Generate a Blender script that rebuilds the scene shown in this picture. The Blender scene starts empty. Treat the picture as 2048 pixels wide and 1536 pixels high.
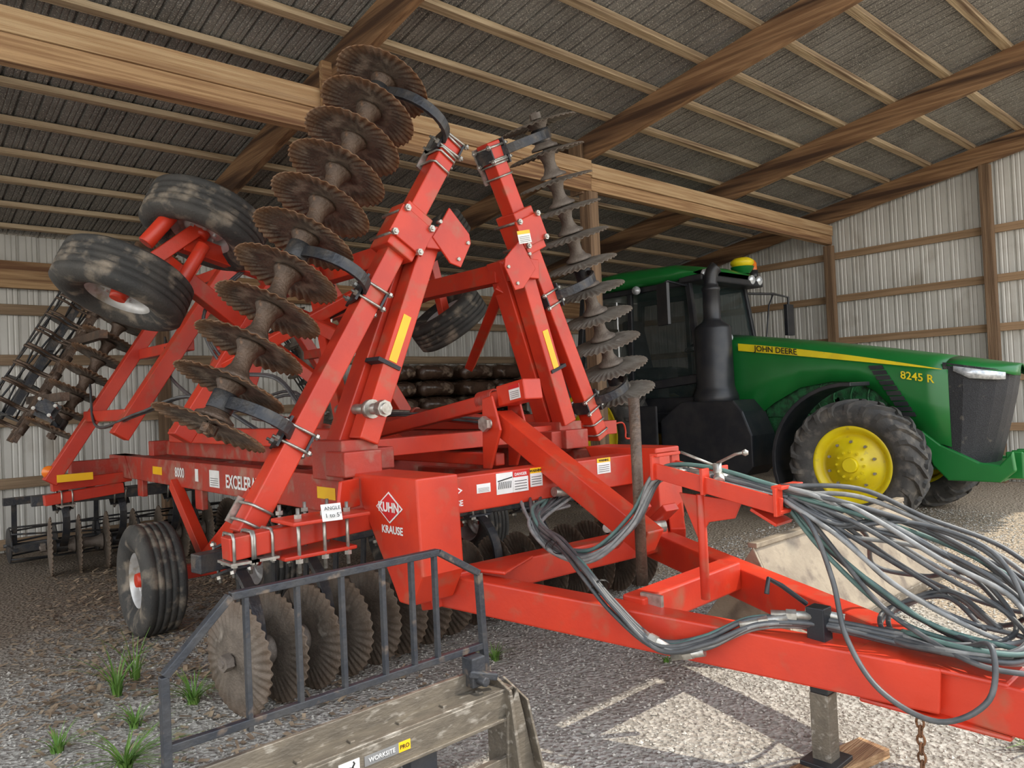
import bpy, math, random, bmesh, bisect
from mathutils import Vector as V, Matrix
random.seed(7)
C=bpy.context.scene.collection
# ------------------------------------------------------------ materials
def newmat(name):
    m=bpy.data.materials.new(name); m.use_nodes=True
    nt=m.node_tree; b=nt.nodes['Principled BSDF']; return m,nt,b
def mat(name,c1,c2=None,scale=4,rough=.5,metal=0,bump=0,bscale=None,stretch=None,lo=.4,hi=.65,c3=None,s3=25,detail=6,r3=(.62,.72),rim=None):
    m,nt,b=newmat(name); N=nt.nodes; L=nt.links
    b.inputs['Roughness'].default_value=rough; b.inputs['Metallic'].default_value=metal
    tc=N.new('ShaderNodeTexCoord'); mp=N.new('ShaderNodeMapping'); L.new(tc.outputs['Object'],mp.inputs['Vector'])
    if stretch: mp.inputs['Scale'].default_value=stretch
    if c2 is None: c2=tuple(x*.8 for x in c1)
    n=N.new('ShaderNodeTexNoise'); n.inputs['Scale'].default_value=scale; n.inputs['Detail'].default_value=detail
    L.new(mp.outputs['Vector'],n.inputs['Vector'])
    r=N.new('ShaderNodeValToRGB'); r.color_ramp.elements[0].position=lo; r.color_ramp.elements[1].position=hi
    r.color_ramp.elements[0].color=(*c1,1); r.color_ramp.elements[1].color=(*c2,1)
    L.new(n.outputs['Fac'],r.inputs['Fac']); out=r.outputs['Color']
    if c3:
        n3=N.new('ShaderNodeTexNoise'); n3.inputs['Scale'].default_value=s3; n3.inputs['Detail'].default_value=8
        L.new(mp.outputs['Vector'],n3.inputs['Vector'])
        r3n=N.new('ShaderNodeValToRGB'); r3n.color_ramp.elements[0].position=r3[0]; r3n.color_ramp.elements[1].position=r3[1]
        L.new(n3.outputs['Fac'],r3n.inputs['Fac'])
        mx=N.new('ShaderNodeMixRGB'); L.new(r3n.outputs['Color'],mx.inputs['Fac']); L.new(out,mx.inputs['Color1'])
        mx.inputs['Color2'].default_value=(*c3,1); out=mx.outputs['Color']
    if rim:
        ln=N.new('ShaderNodeVectorMath'); ln.operation='LENGTH'; L.new(tc.outputs['Object'],ln.inputs[0])
        mr=N.new('ShaderNodeMapRange'); mr.inputs['From Min'].default_value=.20; mr.inputs['From Max'].default_value=.31; L.new(ln.outputs['Value'],mr.inputs['Value'])
        mu=N.new('ShaderNodeMath'); mu.operation='MULTIPLY'; L.new(mr.outputs[0],mu.inputs[0]); L.new(n.outputs['Fac'],mu.inputs[1])
        m2=N.new('ShaderNodeMath'); m2.operation='MULTIPLY'; m2.use_clamp=True; L.new(mu.outputs[0],m2.inputs[0]); m2.inputs[1].default_value=1.4
        mx=N.new('ShaderNodeMixRGB'); L.new(m2.outputs[0],mx.inputs['Fac']); L.new(out,mx.inputs['Color1']); mx.inputs['Color2'].default_value=(*rim,1); out=mx.outputs['Color']
    L.new(out,b.inputs['Base Color'])
    if bump:
        n2=N.new('ShaderNodeTexNoise'); n2.inputs['Scale'].default_value=bscale or scale*4; n2.inputs['Detail'].default_value=8
        L.new(mp.outputs['Vector'],n2.inputs['Vector'])
        bp=N.new('ShaderNodeBump'); bp.inputs['Strength'].default_value=bump; bp.inputs['Distance'].default_value=.02
        L.new(n2.outputs['Fac'],bp.inputs['Height']); L.new(bp.outputs['Normal'],b.inputs['Normal'])
    return m
RED=mat('red_paint',(.58,.040,.014),(.46,.030,.014),3,.38,c3=(.36,.10,.055),s3=7,bump=.05,bscale=40,r3=(.56,.78))
REDD=mat('red_dusty',(.42,.036,.018),(.31,.04,.026),4,.5,c3=(.35,.17,.12),s3=8,bump=.1,bscale=50,r3=(.51,.76))
RUST=mat('rusty_steel',(.14,.095,.068),(.085,.06,.045),9,.5,.35,.4,60,c3=(.24,.13,.07),s3=14,r3=(.58,.78))
DUST=mat('dusty_steel',(.21,.175,.145),(.125,.10,.082),8,.65,.2,.4,60,c3=(.33,.29,.245),s3=10)
BLADE=mat('blade_steel_rusty',(.15,.115,.09),(.08,.062,.05),14,.5,.35,.4,60,c3=(.28,.225,.175),s3=10,rim=(.25,.12,.05),r3=(.52,.68))
BLADE2=mat('blade_steel_dusty',(.25,.225,.19),(.155,.13,.11),10,.6,.25,.35,70,c3=(.37,.335,.29),s3=9,rim=(.17,.13,.095))
BLADE3=mat('blade_steel_soiled',(.175,.14,.11),(.10,.08,.062),10,.65,.2,.35,70,c3=(.29,.25,.205),s3=9,rim=(.15,.10,.065))
DARKST=mat('dark_steel',(.035,.038,.045),(.07,.065,.06),12,.45,.4,.2,60,c3=(.16,.12,.09),s3=10,r3=(.58,.75))
BLACKP=mat('black_paint',(.016,.018,.023),(.03,.03,.032),6,.38,.1,.05,60)
RACKM=mat('worn_black_paint',(.032,.036,.045),(.055,.055,.058),10,.42,.2,.2,50,c3=(.16,.12,.09),s3=16,r3=(.6,.72))
WORN=mat('worn_metal',(.20,.172,.135),(.145,.125,.10),14,.45,.5,.2,60,c3=(.36,.33,.285),s3=22,r3=(.57,.68),stretch=(.6,1.5,1.5))
BEIGE=mat('worn_beige_steel',(.30,.245,.175),(.22,.175,.125),5,.6,.15,.25,40,c3=(.15,.115,.085),s3=7,r3=(.52,.66))
ZINC=mat('zinc',(.48,.46,.42),(.32,.30,.26),30,.38,.75)
RUBBER=mat('rubber',(.034,.033,.031),(.06,.055,.048),5,.78,0,.3,80,c3=(.23,.19,.145),s3=8,r3=(.53,.70))
RUBBER2=mat('tractor_rubber',(.05,.048,.046),(.08,.075,.068),6,.85,0,.25,60,c3=(.17,.15,.125),s3=8,r3=(.52,.72))
HOSE=mat('hose_rubber',(.05,.053,.057),(.10,.10,.10),10,.45)
HOSEG=mat('hose_green',(.10,.18,.16),(.07,.12,.11),10,.5)
HOSEL=mat('hose_sleeve',(.24,.24,.235),(.16,.16,.155),20,.55)
SILV=mat('silver_rim',(.6,.6,.6),(.45,.43,.40),8,.4,.4,c3=(.33,.27,.2),s3=8)
GREEN=mat('green_paint',(.010,.16,.030),(.008,.135,.025),2,.3)
GREEND=mat('green_engine',(.015,.13,.04),(.008,.04,.015),16,.5,bump=.4)
YEL=mat('yellow_paint',(.82,.66,.01),(.74,.56,.01),5,.4,c3=(.55,.42,.05),s3=12)
YELS=mat('yellow_sticker',(.9,.52,.01),(.85,.45,.01),5,.35)
WHITE=mat('white_sticker',(.8,.79,.77),(.7,.69,.65),8,.5)
BLK=mat('black_ink',(.01,.01,.01),(.015,.015,.015),8,.5)
REDS=mat('red_ink',(.6,.02,.02),(.5,.02,.02),8,.5)
LAMP=mat('lamp_lens',(.68,.71,.74),(.35,.38,.40),22,.12,.3)
ORANGE=mat('orange_lens',(.85,.22,.02),(.7,.16,.02),15,.2)
GRASS=mat('grass',(.10,.22,.035),(.16,.27,.05),20,.6)
SACK=mat('brown_wrap',(.085,.05,.034),(.045,.027,.02),5,.22,0,.9,9,c3=(.26,.19,.14),s3=5,r3=(.58,.70))
SEATM=mat('seat_fabric',(.06,.06,.065),(.04,.04,.045),20,.8)
CHAINM=mat('chain_rust',(.2,.09,.04),(.12,.06,.03),30,.7,.4)
STRAP=mat('straps',(.02,.02,.025),None,9,.6)
LITTER=mat('dry_litter',(.20,.14,.09),(.42,.32,.21),9,.9)
def wood(name,c1,c2,stretch,c3=None,r3=(.55,.72),lo=.4,hi=.6):
    return mat(name,c1,c2,1.0,.75,0,.6,3,stretch,lo,hi,c3,.3,9,r3)
WX=wood('wood_header',(.50,.32,.165),(.32,.18,.085),(1.2,40,40),(.17,.08,.038),(.50,.64))
WX2=wood('wood_header_top',(.56,.39,.22),(.42,.26,.13),(1.2,40,40),(.26,.14,.07),(.55,.69))
WP=wood('wood_purlin',(.60,.47,.31),(.42,.31,.19),(1.2,34,34),(.20,.13,.08),(.56,.7))
WR=wood('wood_rafter',(.36,.21,.105),(.21,.11,.052),(24,1.0,24),(.07,.035,.019),(.46,.61))
WZ=wood('wood_post',(.24,.15,.085),(.15,.09,.05),(24,24,.8),(.07,.04,.02))
WG=wood('wood_girt',(.38,.27,.17),(.24,.165,.10),(.8,24,24))
WGY=wood('wood_girt_side',(.38,.25,.145),(.26,.165,.09),(24,.8,24))
WALLM=mat('white_sheet',(.64,.63,.59),(.52,.51,.47),1.2,.45,.1,c3=(.36,.325,.27),s3=2.2,r3=(.56,.78),stretch=(1,1,.6))
ROOFM=mat('roof_sheet',(.26,.25,.23),(.18,.172,.158),2.0,.85,.0,.6,90,c3=(.70,.67,.60),s3=85,r3=(.58,.66))
m,nt,b=newmat('cab_glass'); b.inputs['Base Color'].default_value=(.03,.045,.045,1); b.inputs['Roughness'].default_value=.05; b.inputs['Alpha'].default_value=.38
GLASS=m
m,nt,b=newmat('gravel'); N=nt.nodes; L=nt.links
tc=N.new('ShaderNodeTexCoord')
vo=N.new('ShaderNodeTexVoronoi'); vo.inputs['Scale'].default_value=38
nz=N.new('ShaderNodeTexNoise'); nz.inputs['Scale'].default_value=.8; nz.inputs['Detail'].default_value=8
nf=N.new('ShaderNodeTexNoise'); nf.inputs['Scale'].default_value=45; nf.inputs['Detail'].default_value=6
for q in (vo,nz,nf): L.new(tc.outputs['Object'],q.inputs['Vector'])
r1=N.new('ShaderNodeValToRGB'); L.new(vo.outputs['Color'],r1.inputs['Fac'])
r1.color_ramp.elements[0].color=(.22,.20,.17,1); r1.color_ramp.elements[1].color=(.54,.51,.455,1)
def ramp2(src,p0,c0,p1,c1):
    r=N.new('ShaderNodeValToRGB'); L.new(src,r.inputs['Fac']); e=r.color_ramp.elements
    e[0].position=p0;e[0].color=(*c0,1);e[1].position=p1;e[1].color=(*c1,1); return r.outputs['Color']
dirt=ramp2(nf.outputs['Fac'],.38,(.28,.215,.15),.64,(.52,.42,.305))
soil=ramp2(nf.outputs['Fac'],.35,(.11,.085,.06),.7,(.33,.26,.19))
sx=N.new('ShaderNodeSeparateXYZ'); L.new(tc.outputs['Object'],sx.inputs['Vector'])
def blend(a,b_,axis,mul,add,lo,hi):
    ma=N.new('ShaderNodeMath'); ma.operation='MULTIPLY_ADD'; L.new(sx.outputs[axis],ma.inputs[0]); ma.inputs[1].default_value=mul; ma.inputs[2].default_value=add
    md=N.new('ShaderNodeMath'); md.operation='ADD'; L.new(ma.outputs[0],md.inputs[0]); L.new(nz.outputs['Fac'],md.inputs[1])
    rf=ramp2(md.outputs[0],lo,(0,0,0),hi,(1,1,1))
    mx=N.new('ShaderNodeMixRGB'); L.new(rf,mx.inputs['Fac']); L.new(a,mx.inputs['Color1']); L.new(b_,mx.inputs['Color2']); return mx.outputs['Color']
c_=blend(r1.outputs['Color'],dirt,'X',.10,-.24,.42,.66)
c_=blend(c_,soil,'Y',.16,-.60,.42,.62)
L.new(c_,b.inputs['Base Color']); b.inputs['Roughness'].default_value=.9
bp=N.new('ShaderNodeBump'); bp.inputs['Strength'].default_value=.9; bp.inputs['Distance'].default_value=.025
ad=N.new('ShaderNodeMath'); ad.operation='ADD'; L.new(vo.outputs['Distance'],ad.inputs[0]); L.new(nf.outputs['Fac'],ad.inputs[1])
L.new(ad.outputs[0],bp.inputs['Height']); L.new(bp.outputs['Normal'],b.inputs['Normal'])
GRAVEL=m
def stonem():
    m,nt,b=newmat('stones'); N=nt.nodes;L=nt.links
    g=N.new('ShaderNodeNewGeometry'); r=N.new('ShaderNodeValToRGB'); L.new(g.outputs['Random Per Island'],r.inputs['Fac'])
    r.color_ramp.elements[0].color=(.22,.195,.16,1); r.color_ramp.elements[1].color=(.58,.55,.49,1)
    L.new(r.outputs['Color'],b.inputs['Base Color']); b.inputs['Roughness'].default_value=.9; return m
STONE=stonem()
# ------------------------------------------------------------ mesh builder
W={}
class MB:
    def __init__(s): s.v=[];s.f=[];s.sm=[];s.mi=[];s.pr=[]
    def add(s,vs,fs,smooth=False,mi=0):
        o=len(s.v); s.pr.append(o); s.v+= [V(p) for p in vs]
        for f in fs: s.f.append([i+o for i in f]); s.sm.append(smooth); s.mi.append(mi)
        return s
    def beam(s,p0,p1,w,h,up=(0,0,1),mi=0):
        p0=V(p0);p1=V(p1);d=(p1-p0).normalized();up=V(up);side=d.cross(up)
        if side.length<1e-4: side=d.cross(V((1,0,0)))
        side.normalize();u=side.cross(d).normalized()
        a=side*w/2;b=u*h/2
        vs=[p0-a-b,p0+a-b,p0+a+b,p0-a+b,p1-a-b,p1+a-b,p1+a+b,p1-a+b]
        return s.add(vs,[(3,2,1,0),(4,5,6,7),(0,1,5,4),(1,2,6,5),(2,3,7,6),(3,0,4,7)],False,mi)
    def box(s,a,b,mi=0):
        x0,y0,z0=a;x1,y1,z1=b
        return s.beam(((x0+x1)/2,(y0+y1)/2,z0),((x0+x1)/2,(y0+y1)/2,z1),abs(x1-x0),abs(y1-y0),(0,1,0),mi)
    def lathe(s,o,axis,prof,n=24,smooth=True,mi=0,closed=False):
        o=V(o);q=V((0,0,1)).rotation_difference(V(axis).normalized());vs=[]
        for (z,r) in prof:
            for i in range(n):
                t=2*math.pi*i/n; vs.append(o+q@V((r*math.cos(t),r*math.sin(t),z)))
        k=len(prof);fs=[]
        rng=k if closed else k-1
        for j in range(rng):
            jj=(j+1)%k
            for i in range(n): fs.append((j*n+i,j*n+(i+1)%n,jj*n+(i+1)%n,jj*n+i))
        return s.add(vs,fs,smooth,mi)
    def cyl(s,p0,p1,r,r2=None,n=14,mi=0,smooth=True):
        p0=V(p0);p1=V(p1);l=(p1-p0).length;r2=r if r2 is None else r2
        s.lathe(p0,p1-p0,[(0,r),(l,r2)],n,smooth,mi)
        o=len(s.v)-2*n
        s.f.append([o+i for i in range(n)][::-1]);s.sm.append(False);s.mi.append(mi)
        s.f.append([o+n+i for i in range(n)]);s.sm.append(False);s.mi.append(mi)
        return s
    def plate(s,pts,nrm,t,mi=0):
        nrm=V(nrm).normalized()*t/2;n=len(pts)
        vs=[V(p)+nrm for p in pts]+[V(p)-nrm for p in pts]
        fs=[tuple(range(n)),tuple(range(2*n-1,n-1,-1))]+[(i,i+n,(i+1)%n+n,(i+1)%n) for i in range(n)]
        return s.add(vs,fs,False,mi)
    def sweep(s,pts,r,n=8,mi=0,smooth=True,rect=None,wv=None):
        pts=[V(p) for p in pts];vs=[];k=len(pts);pn=None
        for i,p in enumerate(pts):
            d=(pts[min(i+1,k-1)]-pts[max(i-1,0)]).normalized()
            if wv is not None: a=V(wv); a=(a-d*a.dot(d)).normalized()
            else:
                if pn is None:
                    a=d.cross(V((0,0,1)));
                    if a.length<.05: a=d.cross(V((1,0,0)))
                else: a=pn-d*pn.dot(d)
                a.normalize();pn=a
            b=d.cross(a)
            if rect:
                w,h=rect
                vs+=[p-a*w/2-b*h/2,p+a*w/2-b*h/2,p+a*w/2+b*h/2,p-a*w/2+b*h/2]
            else:
                for j in range(n):
                    t=2*math.pi*j/n; vs.append(p+a*r*math.cos(t)+b*r*math.sin(t))
        if rect:n=4
        fs=[(i*n+j,i*n+(j+1)%n,(i+1)*n+(j+1)%n,(i+1)*n+j) for i in range(k-1) for j in range(n)]
        fs+=[tuple(range(n))[::-1],tuple((k-1)*n+j for j in range(n))]
        return s.add(vs,fs,smooth and not rect,mi)
    def mesh(s,name,mats,shift=V((0,0,0))):
        me=bpy.data.meshes.new(name); me.from_pydata([tuple(p-shift) for p in s.v],[],s.f)
        for m in mats: me.materials.append(m)
        me.polygons.foreach_set('use_smooth',s.sm); me.polygons.foreach_set('material_index',s.mi)
        me.update()
        bm=bmesh.new();bm.from_mesh(me);bmesh.ops.recalc_face_normals(bm,faces=bm.faces);bm.to_mesh(me);bm.free()
        return me
    def clusters(s,tol=.012):
        """group primitives that touch (bounding boxes) into separate builders"""
        st=s.pr+[len(s.v)];n=len(s.pr)
        if n<2: return [s]
        bb=[]
        for i in range(n):
            q=s.v[st[i]:st[i+1]]; bb.append(([min(p[k] for p in q)-tol for k in range(3)],[max(p[k] for p in q)+tol for k in range(3)]))
        par=list(range(n))
        def fd(i):
            while par[i]!=i: i=par[i]
            return i
        for i in range(n):
            for j in range(i):
                if all(bb[i][0][k]<=bb[j][1][k] and bb[j][0][k]<=bb[i][1][k] for k in range(3)): par[fd(i)]=fd(j)
        out={}
        for i in range(n): out.setdefault(fd(i),[]).append(i)
        if len(out)<2: return [s]
        owner=[fd(i) for i in range(n)]; res={}
        mp_={}
        for r in out:
            m=MB(); res[r]=m
            for i in out[r]:
                m.pr.append(len(m.v))
                for k in range(st[i],st[i+1]): mp_[k]=len(m.v); m.v.append(s.v[k])
        for f,sm,mi in zip(s.f,s.sm,s.mi):
            m=res[owner[bisect.bisect_right(s.pr,f[0])-1]]
            m.f.append([mp_[k] for k in f]);m.sm.append(sm);m.mi.append(mi)
        return list(res.values())
def setp(o,parent,M):
    W[o.name]=M
    if parent is not None:
        o.parent=parent; o.matrix_parent_inverse=W[parent.name].inverted()
    o.matrix_basis=M
def deco(o,label=None,cat=None,group=None,kind=None):
    if label:o['label']=label
    if cat:o['category']=cat
    if group:o['group']=group
    if kind:o['kind']=kind
def root(name,loc,label,cat,group=None):
    o=bpy.data.objects.new(name,None); o.empty_display_size=.2; C.objects.link(o); setp(o,None,Matrix.Translation(V(loc))); deco(o,label,cat,group); return o
def node(name,loc,parent):
    o=bpy.data.objects.new(name,None); o.empty_display_size=.1; C.objects.link(o); setp(o,parent,Matrix.Translation(V(loc))); return o
def obj(name,mb,mats,parent=None,bev=0,label=None,cat=None,group=None,kind=None,split=True):
    if parent is not None and split:
        cl=mb.clusters()
        if len(cl)>1:
            for c in cl: o=obj(name,c,mats,parent,bev,label,cat,group,kind,False)
            return o
    if not isinstance(mats,(list,tuple)): mats=[mats]
    xs=[p.x for p in mb.v];ys=[p.y for p in mb.v];zs=[p.z for p in mb.v]
    c=V(((min(xs)+max(xs))/2,(min(ys)+max(ys))/2,min(zs) if parent is None else (min(zs)+max(zs))/2))
    me=mb.mesh(name,mats,c)
    o=bpy.data.objects.new(name,me); C.objects.link(o); setp(o,parent,Matrix.Translation(c)); deco(o,label,cat,group,kind)
    if bev:
        b=o.modifiers.new('bev','BEVEL'); b.width=bev; b.segments=2; b.limit_method='ANGLE'; b.angle_limit=math.radians(50)
    return o
def inst(name,me,M,parent=None,label=None,cat=None,group=None):
    o=bpy.data.objects.new(name,me); C.objects.link(o); setp(o,parent,M); deco(o,label,cat,group); return o
def axM(loc,axis,roll=0):
    q=V((0,0,1)).rotation_difference(V(axis).normalized())
    return Matrix.Translation(V(loc))@q.to_matrix().to_4x4()@Matrix.Rotation(roll,4,'Z')
def text(s,size,pos,right,up,m,parent,name='lettering',sx=1,bold=0.0,shear=0):
    cu=bpy.data.curves.new('t','FONT'); cu.body=s; cu.size=size; cu.align_x='CENTER'; cu.align_y='CENTER'; cu.extrude=.0006; cu.offset=bold; cu.shear=shear; cu.resolution_u=3
    t=bpy.data.objects.new('t',cu); C.objects.link(t)
    dg=bpy.context.evaluated_depsgraph_get(); me=bpy.data.meshes.new_from_object(t.evaluated_get(dg)); bpy.data.objects.remove(t)
    me.name=name; me.materials.clear(); me.materials.append(m)
    r=V(right).normalized();u=V(up).normalized();n=r.cross(u)
    M=Matrix(((r.x*sx,u.x,n.x,pos[0]),(r.y*sx,u.y,n.y,pos[1]),(r.z*sx,u.z,n.z,pos[2]),(0,0,0,1)))
    me.transform(Matrix.Translation(-V(pos))@M)
    return inst(name,me,Matrix.Translation(V(pos)),parent)
def catmull(P,k=8):
    P=[V(p) for p in P];out=[]
    Q=[P[0]*2-P[1]]+P+[P[-1]*2-P[-2]]
    for i in range(1,len(Q)-2):
        a,b,c,d=Q[i-1:i+3]
        for j in range(k):
            t=j/k; out.append(.5*((2*b)+(c-a)*t+(2*a-5*b+4*c-d)*t*t+(3*b-a-3*c+d)*t**3))
    out.append(P[-1]);return out
# ------------------------------------------------------------ camera
F0=V((.669,.743,0)).normalized(); p=math.radians(1.03)
Fw=F0*math.cos(p)+V((0,0,1))*math.sin(p); R0=V((F0.y,-F0.x,0)); U0=R0.cross(Fw)
g=math.atan(.045); Rr=R0*math.cos(g)-U0*math.sin(g); Uu=R0*math.sin(g)+U0*math.cos(g)
cam=bpy.data.cameras.new('camera'); cam.lens=26.37; cam.sensor_width=36; cam.clip_end=300
co=bpy.data.objects.new('camera',cam); C.objects.link(co)
co.matrix_world=Matrix(((Rr.x,Uu.x,-Fw.x,0),(Rr.y,Uu.y,-Fw.y,0),(Rr.z,Uu.z,-Fw.z,1.6),(0,0,0,1)))
bpy.context.scene.camera=co
# ------------------------------------------------------------ light
sl=bpy.data.lights.new('sun','SUN'); sl.energy=3.9; sl.angle=.01; sl.color=(1,.93,.80)
so=bpy.data.objects.new('sun',sl); C.objects.link(so); so.location=(4,-4,12)
so.rotation_euler=V((0,0,-1)).rotation_difference(V((-.5,.36,-1)).normalized()).to_euler()
w=bpy.data.worlds.new('world'); bpy.context.scene.world=w; w.use_nodes=True
bg=w.node_tree.nodes['Background']
tcw=w.node_tree.nodes.new('ShaderNodeTexCoord'); sp=w.node_tree.nodes.new('ShaderNodeSeparateXYZ'); rw=w.node_tree.nodes.new('ShaderNodeValToRGB')
w.node_tree.links.new(tcw.outputs['Generated'],sp.inputs[0]); w.node_tree.links.new(sp.outputs['Z'],rw.inputs['Fac']); w.node_tree.links.new(rw.outputs['Color'],bg.inputs['Color'])
rw.color_ramp.elements[0].color=(1,.96,.89,1); rw.color_ramp.elements[1].color=(.76,.86,1,1); rw.color_ramp.elements[1].position=.7
bg.inputs['Strength'].default_value=2.55
# ------------------------------------------------------------ building
EX=13.1; HY=5.95; BY=10.9; FY=.6; SL=.17; X0=-4.0
def sheetz(y): return 4.74-SL*(y-HY)
def rafz(y): return sheetz(y)-.06-.15
f=MB(); f.add([(-25,-25,0),(30,-25,0),(30,30,0),(-25,30,0)],[(0,1,2,3)]); fo=obj('floor',f,GRAVEL,kind='structure',label='gravel and dirt ground')
def ribbed(o,u,L_,v,Hf,nrm,pitch=.2,d=.018):
    o=V(o);u=V(u).normalized();v=V(v);nrm=V(nrm).normalized();mb=MB()
    prof=[];x=0
    while x<L_-1e-3:
        for (a,h) in ((0,0),(.30,0),(.36,.3),(.42,0),(.58,0),(.64,.3),(.70,0),(.82,0),(.88,1),(.94,1)):
            xx=x+a*pitch
            if xx<=L_: prof.append((xx,h*d))
        x+=pitch
    prof.append((L_,0))
    vs=[];
    for (xx,h) in prof:
        b=o+u*xx+nrm*h
        l=Hf(xx); vs+=[b,b+v*l]
    fs=[(2*i,2*i+2,2*i+3,2*i+1) for i in range(len(prof)-1)]
    mb.add(vs,fs); return mb
obj('wall_back',ribbed((X0,BY+.02,0),(1,0,0),EX-X0,(0,0,1),lambda x:sheetz(BY)-.02,(0,1,0),.22,.03),WALLM,kind='structure',label='white ribbed metal back wall')
obj('wall_right',ribbed((EX+.02,FY,0),(0,1,0),BY-FY,(0,0,1),lambda x:sheetz(FY+x)-.02,(1,0,0),.22,.03),WALLM,kind='structure',label='white ribbed metal end wall')
sd=V((0,1,-SL))
obj('ceiling',ribbed((X0,FY,sheetz(FY)),(1,0,0),EX+.1-X0,sd,lambda x:BY+.3-FY,(0,0,1),.17,.03),ROOFM,kind='structure',label='ribbed metal roof underside, grey and speckled')
ti=[0]
def trim(p0,p1,w,h,m,label,up=(0,0,1),group=None):
    ti[0]+=1
    return obj('trim_%d'%ti[0],MB().beam(p0,p1,w,h,up),m,None,.005,label,None,group,'structure')
hl='long sawn timber header beam under the rafters'
trim((X0,HY,4.10),(6.72,HY,4.10),.11,.19,WX,hl)
trim((X0,HY-.012,4.285),(6.72,HY-.012,4.285),.125,.175,WX2,'lighter top plank of the header beam')
trim((6.722,HY,4.09),(12.98,HY,4.09),.11,.15,WX,hl)
trim((6.722,HY-.012,4.255),(12.98,HY-.012,4.255),.125,.17,WX2,'lighter top plank of the header beam')
trim((X0,BY-.09,3.37),(EX-.17,BY-.09,3.37),.08,.33,WX,'timber header along the back wall')
for x in (-3.1,.1,3.32,6.72,9.93,12.95):
    trim((x,FY+.05,rafz(FY+.05)),(x,BY-.15,rafz(BY-.15)),.085,.29,WR,'dark stained sloping timber rafter',group='roof rafters')
for y in [5.55+.63*i for i in range(-7,9)]:
    if y>BY-.1: continue
    trim((X0,y,sheetz(y)-.036),(EX-.02,y,sheetz(y)-.036),.105,.055,WP,'narrow sawn timber roof purlin',group='roof purlins')
for y in (5.95,3.51,1.07,8.39):
    top=rafz(y)-.16 if y!=5.95 else 4.0
    trim((12.95,y,0),(12.95,y,top),.14,.14,WZ,'square timber wall post',(0,1,0),group='wall posts')
trim((6.72,HY,0),(6.72,HY,4.0),.16,.16,WZ,'square timber post holding up the header',(0,1,0))
trim((6.63,HY+.09,3.98),(6.63,HY+.09,4.6),.05,.2,WZ,'short timber cleat at the post head',(0,1,0))
trim((3.25,HY-.11,4.02),(3.25,HY-.11,4.6),.13,.06,WX,'short timber block nailed at the header',(0,1,0))
for x in (.1,3.32,6.72,9.93):
    trim((x,BY-.13,0),(x,BY-.13,3.2),.14,.14,WZ,'square timber wall post',(0,1,0),group='wall posts')
for z in (.10,.83,1.58,2.33,2.95):
    trim((X0,BY-.03,z),(EX-.05,BY-.03,z),.04,.13,WG,'horizontal timber wall girt',group='wall girts')
for z in (.10,.83,1.58,2.33,3.07,3.82):
    trim((EX-.03,FY,z),(EX-.03,BY-.06,z),.04,.12,WGY,'horizontal timber wall girt',group='wall girts')
# ------------------------------------------------------------ shared meshes
def disc_mesh(name,m,R=.298,n=216,k=36,R0=.03):
    mb=MB();rad=[R0,.08,.13,.165,.19,.22,.25,R-.008,R];vs=[]
    for sgn in (1,-1):
        for r in rad:
            for i in range(n):
                t=2*math.pi*i/n
                w=max(0,(r-.16)/(R-.16)); ph=k*t+ w*2.2
                rr=r*(1+(.011*math.sin(ph) if r>=R-.01 else 0))
                z=.032*(r/R)**2+.0058*min(1,w*1.6)*math.sin(ph)+sgn*(.003 if r<R else .0006)
                vs.append((rr*math.cos(t),rr*math.sin(t),z))
    q=len(rad);fs=[]
    for s in range(2):
        for j in range(q-1):
            for i in range(n):
                a=s*q*n+j*n
                fs.append((a+i,a+(i+1)%n,a+n+(i+1)%n,a+n+i))
    a=(q-1)*n;b=(2*q-1)*n
    for i in range(n): fs.append((a+i,a+(i+1)%n,b+(i+1)%n,b+i))
    mb.add(vs,fs,True); return mb.mesh(name,[m])
DM={'rust':disc_mesh('disc_blade_rusty',BLADE),'dust':disc_mesh('disc_blade_dusty',BLADE2),'soil':disc_mesh('disc_blade_soiled',BLADE3)}
def spool_mesh(name,m,L_):
    mb=MB(); mb.lathe((0,0,0),(0,0,1),[(.012,.02),(.012,.105),(.03,.103),(.05,.07),(.09,.05),(L_-.09,.048),(L_-.05,.06),(L_-.022,.08),(L_-.008,.082),(L_-.008,.02)],24); return mb.mesh(name,[m])
SM={}
def cspring(mb,pt,pb,fwd,bulge=.2,w=.065,t=.024,wv=None):
    pt=V(pt);pb=V(pb);fwd=V(fwd);pts=[];mid=(pt+pb)/2;d=(pt-pb)/2
    for i in range(17):
        a=-.18+ (math.pi+.36)*i/16
        pts.append(mid+d*math.cos(a)+fwd*math.sin(a)*bulge*1.15)
    mb.sweep(pts,0,rect=(w,t),wv=wv)
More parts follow.
